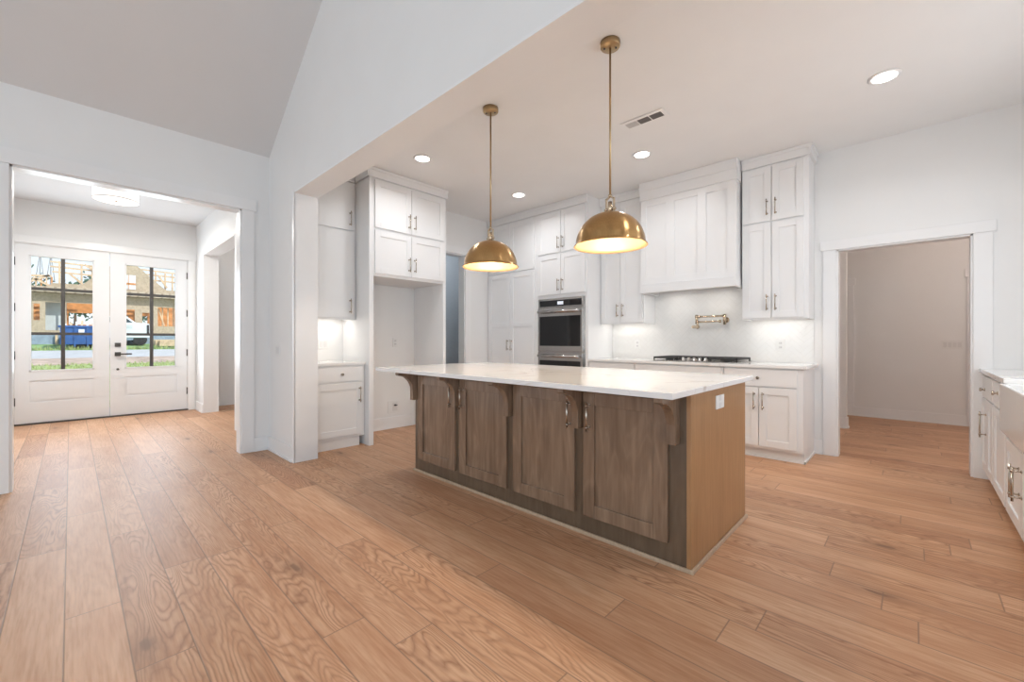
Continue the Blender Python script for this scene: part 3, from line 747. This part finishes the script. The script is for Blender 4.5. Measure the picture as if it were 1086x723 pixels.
for k in range(5):
    x = -1.862+k*0.06
    m = MB(); m.lathe([(0.0, 0.926), (0.021, 0.926), (0.021, 0.934), (0.016, 0.936), (0.015, 0.962), (0.0, 0.964)], x, 4.735, 20)
    m.build('knob', M['steel'], ck)
# pot filler
pf = empty('pot_filler', (-1.565, 5.242, 1.388), 'brushed champagne folding pot filler tap on the tiles above the cooktop', 'tap')
m = MB(); m.cyl((-1.565, 5.243, 1.388), (-1.565, 5.228, 1.388), 0.034, seg=24); m.cyl((-1.565, 5.228, 1.388), (-1.565, 5.190, 1.388), 0.016)
m.cyl((-1.565, 5.185, 1.333), (-1.565, 5.185, 1.453), 0.017, seg=18); m.build('wall_flange', M['champ'], pf)
m = MB(); m.cyl((-1.565, 5.185, 1.433), (-1.870, 5.160, 1.433), 0.0115); m.cyl((-1.870, 5.160, 1.348), (-1.870, 5.160, 1.456), 0.016, seg=18)
m.cyl((-1.835, 5.163, 1.433), (-1.885, 5.159, 1.433), 0.017); m.build('upper_arm', M['champ'], pf)
m = MB(); m.cyl((-1.870, 5.150, 1.370), (-1.595, 5.120, 1.370), 0.0105); m.cyl((-1.595, 5.120, 1.354), (-1.595, 5.120, 1.386), 0.014); m.build('lower_arm', M['champ'], pf)
m = MB(); m.cyl((-1.855, 5.148, 1.388), (-1.855, 5.148, 1.288), 0.013); m.cyl((-1.855, 5.170, 1.313), (-1.855, 5.100, 1.313), 0.021, seg=18); m.cyl((-1.900, 5.150, 1.313), (-1.855, 5.150, 1.313), 0.012); m.cyl((-1.900, 5.175, 1.313), (-1.900, 5.125, 1.313), 0.017, seg=18)
m.build('spout', M['champ'], pf)

# ------------------------------------------------------------------ fridge surround and dry bar on the left wall
fr = empty('fridge_surround_cabinet', (-4.62, 2.77, 0), 'tall white cabinet surround with four doors over the empty fridge niche', 'cabinet')
XF = -4.30; FF = Fr('E', XF)
bx(XW+0.002, XF, 2.25, 2.302, 0, 2.945).build('side_panel', M['cab'], fr, bevel=0.0015)
bx(XW+0.002, XF, 3.248, 3.292, 0, 2.945).build('side_panel', M['cab'], fr, bevel=0.0015)
bx(XW+0.002, XF-0.0, 2.302, 3.248, 1.862, 2.945).build('carcass', M['cab'], fr)
for v0, v1 in ((1.895, 2.372), (2.40, 2.925)):
    for i, (a, b) in enumerate(((2.312, 2.774), (2.780, 3.252))):
        d = shaker(FF, a, b, v0, v1).build('door', M['cab'], fr, bevel=0.0015)
        hz = v0+0.055
        pull(FF, b-0.035 if i == 0 else a+0.035, hz, hz+0.165, d)
m = crown_box(MB(), FF, 2.238, 3.305); FS = Fr('S', 2.25); crown_box(m, FS, -4.57, XF+0.02, n0=0.0)
m.build('crown', M['cab'], fr, bevel=0.0015)
# bar base cabinet
bc = empty('bar_base_cabinet', (-4.67, 1.95, 0), 'white base cabinet with one drawer and door beside the partition end', 'cabinet')
XBF = -4.405; FBb = Fr('E', XBF)
bx(XW+0.002, XBF, YB2+0.012, 2.248, 0.105, 0.885).build('carcass', M['cab'], bc, bevel=0.0015)
bx(XW+0.002, XBF-0.02, YB2+0.012, 2.20, 0, 0.105).build('toe_kick', M['cab'], bc)
d = slab(FBb, 1.70, 2.215, 0.712, 0.868).build('drawer', M['cab'], bc, bevel=0.002); knob(FBb, 1.985, 0.79, d)
d = shaker(FBb, 1.70, 2.215, 0.135, 0.692).build('door', M['cab'], bc, bevel=0.0015); pull(FBb, 2.18, 0.48, 0.65, d)
tag(bx(XW+0.002, -4.375, YB2+0.012, 2.248, 0.885, 0.915).build('worktop', M['quartz'], None, bevel=0.003), 'short white quartz worktop on the bar cabinet beside the fridge niche', 'worktop')
# bar wall cabinet
bu = empty('bar_wall_cabinet', (-4.78, 1.95, 1.39), 'white wall cabinet above the short lit bar worktop', 'cabinet')
XU = -4.62; FUb = Fr('E', XU)
m = MB(); m.box(XW+0.002, XU, YB2+0.012, 2.248, 1.417, 2.945); m.box(XU-0.02, XU, YB2+0.012, 2.248, 1.385, 1.417); m.box(XW+0.002, XU-0.02, 2.23, 2.248, 1.385, 1.417)
m.build('carcass', M['cab'], bu)
for v0, v1, hz in ((1.402, 2.372, 1.455), (2.394, 2.925, 2.44)):
    d = slab(FUb, 1.70, 2.225, v0, v1).build('door', M['cab'], bu, bevel=0.0015)
    pull(FUb, 2.175, hz, hz+0.165, d)
crown_box(MB(), FUb, YB2+0.012, 2.236).build('crown', M['cab'], bu, bevel=0.0015)
strip(1.72, 2.18, -4.78, 1.417, 'slim light strip under the bar wall cabinet', 'Y', 2.4)

# wall plates
FK = Fr('S', YK-0.0076)
plate(None, FK, -2.67, 1.10, label='white outlet plate on the tiles left of the gas cooktop', cat='outlet')
plate(None, FK, -1.024, 1.10, w=0.085, label='white outlet plate on the tiles right of the gas cooktop', cat='outlet')
FN = Fr('E', XW)
plate(None, FN, 2.956, 1.125, mat='plate', label='white outlet plate high on the back wall of the fridge niche', cat='outlet')
m = MB(); FN.box(m, 2.92-0.075, 2.92+0.1, 0.20, 0.36, 0, 0.006)
wb = m.build('water_valve_box', M['plate'], None, bevel=0.002); tag(wb, 'white recessed water box low in the fridge niche', 'water box')
m = MB(); FN.box(m, 2.915, 2.985, 0.225, 0.335, 0.006, 0.008); m.build('recess', M['greyplate'], wb, label='grey recess')
m = MB(); m.cyl((XW+0.008, 2.95, 0.30), (XW+0.03, 2.95, 0.30), 0.012); m.box(XW+0.02, XW+0.03, 2.925, 2.975, 0.295, 0.305); m.build('valve', M['slot'], wb, label='dark valve')
plate(None, FN, 2.02, 1.11, w=0.115, kind='light_switch', gangs=2, label='white switch plate on the lit bar backsplash', cat='switch')
plate(None, Fr('S', YB), -4.67, 1.052, w=0.12, kind='light_switch', gangs=2, label='white switch plate on the partition end wall near the foyer opening', cat='switch')
plate(None, Fh, 0.39, 1.09, w=0.205, h=0.118, kind='light_switch', gangs=4, label='white four gang switch plate on the far hall wall', cat='switch')

# ------------------------------------------------------------------ sink run on the right wall
XS = 0.43; FW = Fr('W', XS)
def sink_cab(name, y0, y1, label, build, top=0.885):
    r = empty(name, (0.78, (y0+y1)/2, 0), label, 'cabinet')
    bx(XS, 1.118, y0, y1, 0.1, top).build('carcass', M['cab'], r, bevel=0.0015)
    bx(XS+0.06, 1.118, y0, y1, 0, 0.1).build('toe_kick', M['cab'], r)
    build(r); return r
def far_unit(r):
    d = slab(FW, 4.53, 5.15, 0.705, 0.868).build('drawer', M['cab'], r, bevel=0.002); knob(FW, 4.95, 0.765, d)
    for i, (a, b) in enumerate(((4.835, 5.15), (4.53, 4.83))):
        d = shaker(FW, a, b, 0.12, 0.69, rail=0.06).build('door', M['cab'], r, bevel=0.0015)
        if i == 0: pull(FW, 4.87, 0.40, 0.60, d)
def near_unit(r):
    d = slab(FW, 3.98, 4.49, 0.705, 0.868).build('drawer', M['cab'], r, bevel=0.002); knob(FW, 4.25, 0.80, d)
    shaker(FW, 3.98, 4.49, 0.12, 0.69, rail=0.06).build('door', M['cab'], r, bevel=0.0015)
def under_sink(r):
    for i, (a, b) in enumerate(((3.44, 3.93), (2.93, 3.434))):
        d = shaker(FW, a, b, 0.12, 0.56, rail=0.065).build('door', M['cab'], r, bevel=0.0015)
        pull(FW, a+0.035 if i == 0 else b-0.035, 0.31, 0.49, d)
sink_cab('base_cabinet', 4.51, 5.225, 'white base cabinet in the right corner against the hall doorway casing', far_unit)
sink_cab('base_cabinet', 3.957, 4.508, 'white base cabinet with knob drawer left of the apron sink', near_unit)
sink_cab('sink_base_cabinet', 2.90, 3.955, 'white cabinet with paired bar handles under the apron sink', under_sink, top=0.60)
sk = empty('farmhouse_sink', (0.72, 3.42, 0.6), 'white fireclay apron sink at the right edge of the kitchen', 'sink')
m = MB(); x0, x1, y0, y1, z0, z1, t = 0.385, 0.98, 2.92, 3.935, 0.602, 0.888, 0.025
m.box(x0, x0+t, y0, y1, z0, z1); m.box(x1-t, x1, y0, y1, z0, z1); m.box(x0+t, x1-t, y0, y0+t, z0, z1); m.box(x0+t, x1-t, y1-t, y1, z0, z1); m.box(x0+t, x1-t, y0+t, y1-t, z0, z0+t)
m.build('basin', M['sink'], sk, bevel=0.008)
MB().lathe([(0, 0.6275), (0.045, 0.6275), (0.045, 0.631), (0.0, 0.632)], 0.70, 3.42, 24).build('drain', M['steel'], sk)
m = MB(); m.box(0.402, 1.118, 3.937, YK-0.004, 0.887, 0.917); m.box(0.985, 1.118, 2.9, 3.937, 0.887, 0.917); m.box(0.402, 1.118, 1.75, 2.918, 0.887, 0.917)
tag(m.build('worktop', M['quartz'], None, bevel=0.003), 'white quartz worktop on the sink run along the right wall', 'worktop')

# ------------------------------------------------------------------ lamps
def pendant(x, y, label):
    r = empty('pendant_lamp', (x, y, 1.725), label, 'pendant lamp', 'brass dome pendants over the island')
    m = MB(); m.lathe([(0, ZC-0.001), (0.062, ZC-0.001), (0.062, ZC-0.03), (0.058, ZC-0.036), (0.012, ZC-0.040), (0, ZC-0.040)], x, y, 40)
    cn = m.build('canopy', M['brassrod'], r)
    m = MB()
    for k in (0, PI): m.cyl((x+0.036*math.cos(k+0.6), y+0.036*math.sin(k+0.6), ZC-0.037), (x+0.036*math.cos(k+0.6), y+0.036*math.sin(k+0.6), ZC-0.043), 0.006, seg=10)
    m.build('screws', M['slot'], cn, label='dark canopy screws')
    MB().cyl((x, y, 2.07), (x, y, ZC-0.038), 0.0065, seg=14).build('rod', M['brassrod'], r)
    m = MB()
    m.lathe([(0, 2.078), (0.013, 2.076), (0.013, 2.062), (0, 2.060)], x, y, 20)
    for s in (-1, 1):
        m.beam((x+s*0.027, y, 1.955), (x+s*0.027, y, 2.056), 0.012, 0.010)
        m.beam((x+s*0.027, y, 2.050), (x, y, 2.068), 0.012, 0.010)
        m.cyl((x+s*0.018, y, 1.985), (x+s*0.038, y, 1.985), 0.010, seg=12)
    m.lathe([(0, 2.035), (0.012, 2.033), (0.015, 2.00), (0.018, 1.958), (0, 1.958)], x, y, 20)
    m.build('yoke', M['champ'], r)
    R, H0, zr = 0.218, 0.208, 1.755
    prof = [(R*math.cos(PI/2*i/18)**0.92 if i < 18 else 0.0, zr+H0*math.sin(PI/2*i/18)) for i in range(19)]
    out = [(R+0.012, zr-0.006), (R+0.011, zr-0.001), (R+0.001, zr+0.006)]+prof[1:]
    MB().lathe(out, x, y, 72).build('shade', M['brass'], r, label='brushed brass dome')
    inn = [(R+0.0115, zr-0.0065), (R-0.004, zr+0.002)]+[((a-0.005) if a > 0.006 else 0.0, b-0.005) for a, b in prof[1:]]
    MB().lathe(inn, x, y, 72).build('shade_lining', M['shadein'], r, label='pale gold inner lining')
    m = MB(); m.cyl((x, y, 1.955), (x, y, 1.91), 0.022, seg=18); m.build('socket', M['champ'], r)
    MB().sphere((x, y, 1.878), 0.03, 20, 12, 1.2).build('bulb', M['bulb'], r)
    light('bulb_light', 'POINT', (x, y, 1.80), P_PEND, (1, 0.80, 0.58), parent=r, shadow_soft_size=0.04)
pendant(-2.50, 2.37, 'brass dome pendant lamp over the island, farther left one')
pendant(-1.395, 2.37, 'brass dome pendant lamp over the island, nearer right one')
def can(x, y, label):
    r = empty('recessed_light', (x, y, ZC-0.012), label, 'ceiling light', 'round recessed kitchen ceiling lights')
    MB().lathe([(0.072, ZC-0.001), (0.095, ZC-0.001), (0.095, ZC-0.006), (0.078, ZC-0.010), (0.072, ZC-0.008)], x, y, 40, closed=True).build('trim_ring', M['trim'], r)
    MB().lathe([(0, ZC-0.001), (0.074, ZC-0.001), (0.074, ZC-0.006), (0, ZC-0.007)], x, y, 32).build('lens', M['lens'], r)
    light('can_light', 'AREA', (x, y, ZC-0.016), P_CAN, (0.97, 0.98, 1.0), size=0.14, shape='DISK', spread=math.radians(150), parent=r)
can(-3.70, 2.53, 'recessed light above the fridge surround cabinet, leftmost of the four')
can(-3.72, 4.03, 'recessed light in front of the oven tower between the two pendants')
can(-2.00, 4.02, 'recessed light near the ceiling vent in front of the range hood')
can(-0.147, 4.04, 'large looking recessed light at upper right above the hall doorway')
can(-0.15, 2.5, 'unseen recessed light added as fill above the floor between island and sink run')  # fifth can, out of frame, added to light the right floor
vt = empty('ceiling_vent', (-1.67, 3.40, ZC-0.01), 'white ceiling air vent with three louvred sections', 'ceiling vent')
m = MB(); vx0, vx1, vy0, vy1 = -1.86, -1.48, 3.325, 3.475
m.box(vx0, vx1, vy0, vy1, ZC-0.008, ZC-0.001); m.build('frame', M['ceil'], vt, bevel=0.002)
for k in range(3):
    a = vx0+0.03+k*0.110
    bx(a, a+0.10, vy0+0.035, vy1-0.035, ZC-0.0095, ZC-0.008).build('louvre', M['ventgrey' if k == 0 else 'ventblk'], vt)
# foyer drum lamp
dl = empty('drum_ceiling_light', (-7.15, 0.39, 2.9), 'white linen drum ceiling light glowing in the foyer', 'ceiling light')
x, y = -7.15, 0.39
MB().lathe([(0.0, 2.885), (0.205, 2.885), (0.212, 2.882), (0.212, 3.056), (0.0, 3.057)], x, y, 48).build('drum_shade', M['drum'], dl)
MB().lathe([(0.212, 2.878), (0.2145, 2.880), (0.2145, 2.887), (0.2125, 2.889)], x, y, 48).build('rim', M['greyplate'], dl)
MB().lathe([(0, 2.868), (0.012, 2.870), (0.014, 2.884), (0, 2.885)], x, y, 16).build('finial', M['nickel'], dl)
light('drum_downlight', 'AREA', (x, y, 2.866), P_FOYER, (1, 0.95, 0.88), size=0.38, shape='DISK', parent=dl)
# unseen lamps put on the ceilings beyond to light those rooms
def flush(x, y, p, label, col=(1, 0.9, 0.8), z=ZC):
    r = empty('unseen_ceiling_light', (x, y, z-0.08), label, 'ceiling light')
    MB().lathe([(0, z-0.08), (0.10, z-0.075), (0.15, z-0.04), (0.155, z-0.002), (0, z-0.001)], x, y, 32).build('diffuser', M['drum'], r)
    light('fill_light', 'POINT', (x, y, z-0.2), p, col, parent=r, shadow_soft_size=0.1)
flush(1.0, 6.4, P_HALL, 'unseen ceiling lamp lighting the hall behind the doorway', (1, 0.85, 0.76))
flush(-5.7, 4.3, P_PANTRY, 'unseen ceiling lamp added to lighten the grey passage beside the fridge niche', (0.9, 0.95, 1))
flush(-7.6, 2.9, P_SIDE, 'unseen ceiling lamp lighting the side room off the foyer', (1, 0.97, 0.94))

# ------------------------------------------------------------------ outside
m = MB()
pts = [(-8.9, -0.15), (-28, -0.15), (-42, 0.90), (-90, 1.2)]
def ground(name, xa, za, xb, zb, mat, y0=-40, y1=45, label=None, up=0.0):
    g = MB(); g.prism([(xa, za-0.4), (xb, zb-0.4), (xb, zb+up), (xa, za+up)], 'Y', y0, y1)
    o = struct(name, g, M[mat]); return o
def zt(x): return -0.15 if x > -28 else (-0.15+(-28-x)*0.075 if x > -42 else 0.9+(-42-x)*0.006)
ground('lawn_near', -10.3, -0.15, -28, -0.15, 'grass')
ground('lawn_verge', -28, -0.15, -29.6, zt(-29.6), 'grass')
ground('dirt_verge', -29.6, zt(-29.6), -32.8, zt(-32.8), 'dirt')
ground('road', -32.8, zt(-32.8), -37.3, zt(-37.3), 'asphalt')
ground('lawn_far', -37.3, zt(-37.3), -42, 0.90, 'grass2')
ground('dirt_lot', -42, 0.90, -95, 1.2, 'dirt')
struct('porch', bx(-10.3, -8.861, -3.0, 4.5, -0.3, -0.03), M['concrete'])
random.seed(5)
gr = MB()
for (xa, xb, n, hh) in ((-26, -29.9, 1500, 0.10), (-37.4, -38.0, 500, 0.22)):
    for i in range(n):
        x = random.uniform(xb, xa); y = random.uniform(-2.5, 6.0); z = zt(x); h = hh*random.uniform(0.5, 1.4); w_ = 0.03
        a = random.uniform(0, PI); dx, dy = w_*math.cos(a), w_*math.sin(a)
        lx, ly = random.uniform(-0.05, 0.05), random.uniform(-0.05, 0.05)
        p = [gr.b.verts.new((x-dx, y-dy, z-0.01)), gr.b.verts.new((x+dx, y+dy, z-0.01)), gr.b.verts.new((x+lx, y+ly, z+h))]; gr.b.faces.new(p)
o = gr.build('grass', M['grass']); tag(o, 'tufts of grass on the verges either side of the road', 'grass', kind='stuff')

# house under construction
hs = empty('house', (-44, 2, 0.9), 'tan timber house under construction seen through the front doors', 'house')
HXf = -42.0
ops = [(-1.70, -1.42, 2.5, 3.6), (-1.17, -0.26, 1.85, 3.74), (-0.22, 1.35, 2.1, 3.74), (2.5, 3.30, 2.40, 3.45), (3.72, 4.16, 2.45, 3.25), (4.62, 5.80, 2.25, 3.70), (-4.5, -2.6, 1.9, 3.7)]
MB().cells('X', HXf-0.15, HXf, -6.0, 10.0, 1.55, 4.35, ops).build('front_wall', M['osb'], hs)
bx(HXf-0.25, HXf+0.05, -6.0, 10.0, 0.85, 1.55).build('foundation', M['block'], hs)
bx(HXf-0.6, HXf+0.6, -6.3, 10.3, 4.38, 4.74).build('eave', M['eave'], hs)
g = MB(); g.prism([(-0.9, 4.74), (-0.9, 5.04), (0.55, 5.06), (2.78, 7.40), (5.1, 5.06), (6.6, 5.06), (6.6, 4.74)], 'X', HXf-0.3, HXf-0.1)
g.build('gable', M['osb'], hs)
bx(HXf-0.1, HXf-0.06, 2.55, 3.35, 4.95, 6.0).build('gable_window', M['whitepaint'], hs)
m = MB(); m.box(HXf-0.06, HXf-0.04, 2.55, 3.35, 5.28, 5.42); m.box(HXf-0.06, HXf-0.04, 2.93, 2.97, 4.95, 6.0); m.build('gable_window_bar', M['stud'], hs)
# roof framing
for a, b in (((HXf-2, -1.0, 6.72), (HXf-2, 2.0, 6.62)), ((HXf-2, -1.0, 6.38), (HXf-2, 2.2, 6.30)), ((HXf-2, -0.9, 6.02), (HXf-2, 2.0, 5.95)),
             ((HXf-2, 3.6, 6.75), (HXf-2, 6.3, 6.65)), ((HXf-2, 3.9, 6.40), (HXf-2, 6.3, 6.32)), ((HXf-2, 4.2, 5.98), (HXf-2, 6.3, 5.9))):
    MB().beam(a, b, 0.07, 0.11).build('purlin', M['lumber'], hs)
for y, z in ((-0.55, 6.8), (-0.35, 6.8), (0.55, 6.75), (1.10, 6.7), (1.6, 6.6), (3.75, 6.7), (4.7, 6.7), (5.3, 6.6), (5.75, 6.6), (6.1, 6.6)):
    bx(HXf-2.05, HXf-1.95, y-0.05, y+0.05, 4.7, z).build('post', M['lumber'], hs)
for a, b in (((HXf-1.9, -0.1, 6.0), (HXf-1.9, 0.75, 5.1)), ((HXf-1.9, 0.7, 6.7), (HXf-1.9, 1.6, 6.0)), ((HXf-1.9, 4.9, 6.3), (HXf-1.9, 5.4, 5.4)), ((HXf-0.6, -1.75, 5.35), (HXf-0.6, -0.75, 4.75)), ((HXf-0.6, -1.9, 5.5), (HXf-0.6, -0.9, 5.55)), ((HXf-0.6, -2.4, 4.8), (HXf-0.6, -1.0, 5.6))):
    MB().beam(a, b, 0.08, 0.13).build('rafter', M['lumber'], hs)
for k in range(5):
    y = -1.85+k*0.24; bx(HXf-0.7, HXf-0.62, y-0.035, y+0.035, 4.72, 5.5).build('cripple_stud', M['lumber' if k % 2 else 'stud'], hs)
# interior of the shell
MB().cells('X', HXf-5.2, HXf-5.1, -6.0, 10.0, 0.95, 4.3, [(-0.1, 1.4, 2.4, 3.3), (2.6, 3.3, 2.5, 3.2), (3.9, 4.5, 2.4, 3.2)]).build('rear_wall', M['stud'], hs)
bx(HXf-5.1, HXf-0.15, -6.0, 10.0, 0.92, 1.0).build('floor_deck', M['lumber'], hs)
bx(HXf-0.9, HXf-0.85, -1.25, -0.2, 1.7, 3.9).build('house_wrap', M['plastic'], hs)
for y in (4.62, 4.95, 5.28, 5.62): bx(HXf-0.5, HXf-0.4, y-0.035, y+0.035, 1.55, 4.3).build('stud', M['lumber'], hs)
MB().beam((HXf-0.4, 4.70, 3.6), (HXf-0.4, 5.05, 2.3), 0.08, 0.08).build('brace', M['lumber'], hs)
for z in (2.7, 3.0, 3.3): bx(HXf-0.5, HXf-0.4, -1.70, -1.42, z, z+0.12).build('block', M['stud'], hs)
bx(HXf+0.2, HXf+0.3, -0.72, -0.60, 0.85, 1.6).build('jack_post', M['lumber'], hs)
# dumpster
dp = empty('dumpster', (-38.9, 0.7, 0.68), 'blue steel dumpster full of debris in front of the house', 'dumpster')
zb = 0.66
m = MB()
m.box(-38.16, -38.10, -0.46, 1.30, zb+0.25, 2.0); m.box(-39.80, -39.74, -0.46, 1.30, zb+0.25, 2.0)
m.box(-39.74, -38.16, -0.46, -0.40, zb+0.25, 2.0); m.box(-39.74, -38.16, 1.24, 1.30, zb+0.25, 2.0); m.box(-39.74, -38.16, -0.40, 1.24, zb+0.25, zb+0.33)
m.build('body', M['dumpster'], dp)
m = MB(); m.box(-38.18, -38.04, -0.54, 1.36, 1.98, 2.09); m.box(-39.86, -39.72, -0.54, 1.36, 1.98, 2.09); m.box(-39.72, -38.18, -0.54, -0.40, 1.98, 2.09); m.box(-39.72, -38.18, 1.22, 1.36, 1.98, 2.09)
m.build('rim', M['dumpster'], dp)
for y in (-0.25, 0.18, 0.75, 1.2): bx(-38.1, -38.03, y-0.04, y+0.04, zb+0.1, 1.98).build('rib', M['dumpster'], dp)
bx(-39.7, -38.3, -0.1, 1.2, zb, zb+0.25).build('skid', M['tyre'], dp)
bx(-38.03, -38.01, 0.34, 0.60, 1.66, 1.86).build('sign', M['whitepaint'], dp, label='white sign panel')
for k in range(6):
    y = -0.28+k*0.25; x = -38.9
    d = MB().beam((x+0.25*(k % 2), y, 1.02), (x-0.35, y+0.05, 2.22+0.07*((k*5) % 4)), 0.10, 0.12).build('debris_board', M['lumber' if k % 2 else 'whitepaint'])
    tag(d, 'scrap board sticking out of the blue dumpster', 'scrap board', 'scrap boards in the dumpster')
# pickup
tk = empty('pickup_truck', (-40.9, 2.0, 0.82), 'white work pickup parked before the house, seen through the right door', 'truck')
m = MB(); m.prism([(-0.2, 1.35), (-0.2, 2.05), (1.45, 2.08), (1.5, 2.36), (3.15, 2.42), (3.9, 2.36), (4.0, 2.2), (4.0, 1.35)], 'X', -41.65, -40.15); m.build('body', M['whitepaint'], tk, bevel=0.03)
m = MB(); m.prism([(1.5, 2.36), (1.65, 2.84), (2.75, 2.84), (3.25, 2.40)], 'X', -41.55, -40.25); m.build('cab', M['whitepaint'], tk, bevel=0.05)
m = MB(); m.prism([(1.75, 2.42), (1.85, 2.76), (2.68, 2.76), (3.05, 2.42)], 'X', -40.25, -40.23); m.build('side_window', M['autoglass'], tk)
bx(-40.15, -40.13, 2.72, 3.02, 2.0, 2.25).build('door_sign', M['plastic'], tk)
bx(-40.15, -40.12, 3.80, 3.93, 1.6, 2.28).build('corner_lamp', M['tyre'], tk)
bx(-41.60, -40.2, -0.1, 3.95, 1.18, 1.36).build('sill', M['block'], tk)
for x in (-40.3, -41.5):
    for y in (0.5, 3.45):
        m = MB(); m.cyl((x-0.12, y, 1.20), (x+0.12, y, 1.20), 0.38, seg=24); m.build('wheel', M['tyre'], tk)
# lumber stack: separate boards
for k in range(9):
    x = -39.9+(k % 3)*0.30; z = 0.79+(k//3)*0.15+(k % 3)*-0.02; y = 4.95+0.2*((k*7) % 3-1)
    b_ = bx(x, x+0.24, y-0.75, y+0.75, z, z+0.13).build('lumber_board', M['lumber'])
    tag(b_, 'pale board in the lumber pile right of the pickup', 'board', 'boards in the lumber pile')
# trees behind the house, two bare poles
def tree(x, y, h, r, label, seed):
    random.seed(seed)
    t = empty('tree', (x, y, 1.0), label, 'tree', 'trees beyond the house')
    MB().cyl((x, y, 1.0), (x, y, h*0.6), 0.16, 0.08, seg=10).build('trunk', M['bark'], t)
    f = MB()
    for i in range(420):
        a, b, c = random.gauss(0, 0.42), random.gauss(0, 0.42), random.gauss(0, 0.40)
        p = Vector((x+a*r, y+b*r, h*0.72+c*h*0.28)); s_ = random.uniform(0.12, 0.30)
        d1 = Vector((random.gauss(0, 1), random.gauss(0, 1), random.gauss(0, 1))).normalized()*s_; d2 = d1.orthogonal().normalized()*s_*0.7
        f.b.faces.new([f.b.verts.new(p+q) for q in (-d1, d2, d1, -d2)])
    f.build('foliage', M['leaf'], t)
tree(-53, -2.3, 6.8, 1.3, 'small green tree behind the roof trusses, leftmost', 11)
tree(-58, 0.3, 7.0, 1.6, 'green tree behind the roof framing left of the gable', 12)
tree(-50, 1.45, 7.0, 0.9, 'dark green tree directly left of the gable', 13)
tree(-64, 4.9, 5.6, 1.6, 'low green tree seen through the house openings', 14)
for y, label in ((-2.05, 'thin bare pole left in the left door glass'), (-1.36, 'thin bare pole nearer the glazing bar of the left door')):
    p = empty('utility_pole', (-60, y, 1.0), label, 'pole', 'thin poles beyond the house')
    MB().cyl((-60, y, 1.0), (-60, y+0.05, 10.6), 0.07, 0.03, seg=8).build('mast', M['pole'], p)
    m = MB(); m.cyl((-60, y-0.25, 6.8), (-60, y+0.05, 9.6), 0.025, seg=6); m.cyl((-60, y+0.3, 6.8), (-60, y+0.05, 9.6), 0.025, seg=6); m.build('stays', M['pole'], p)
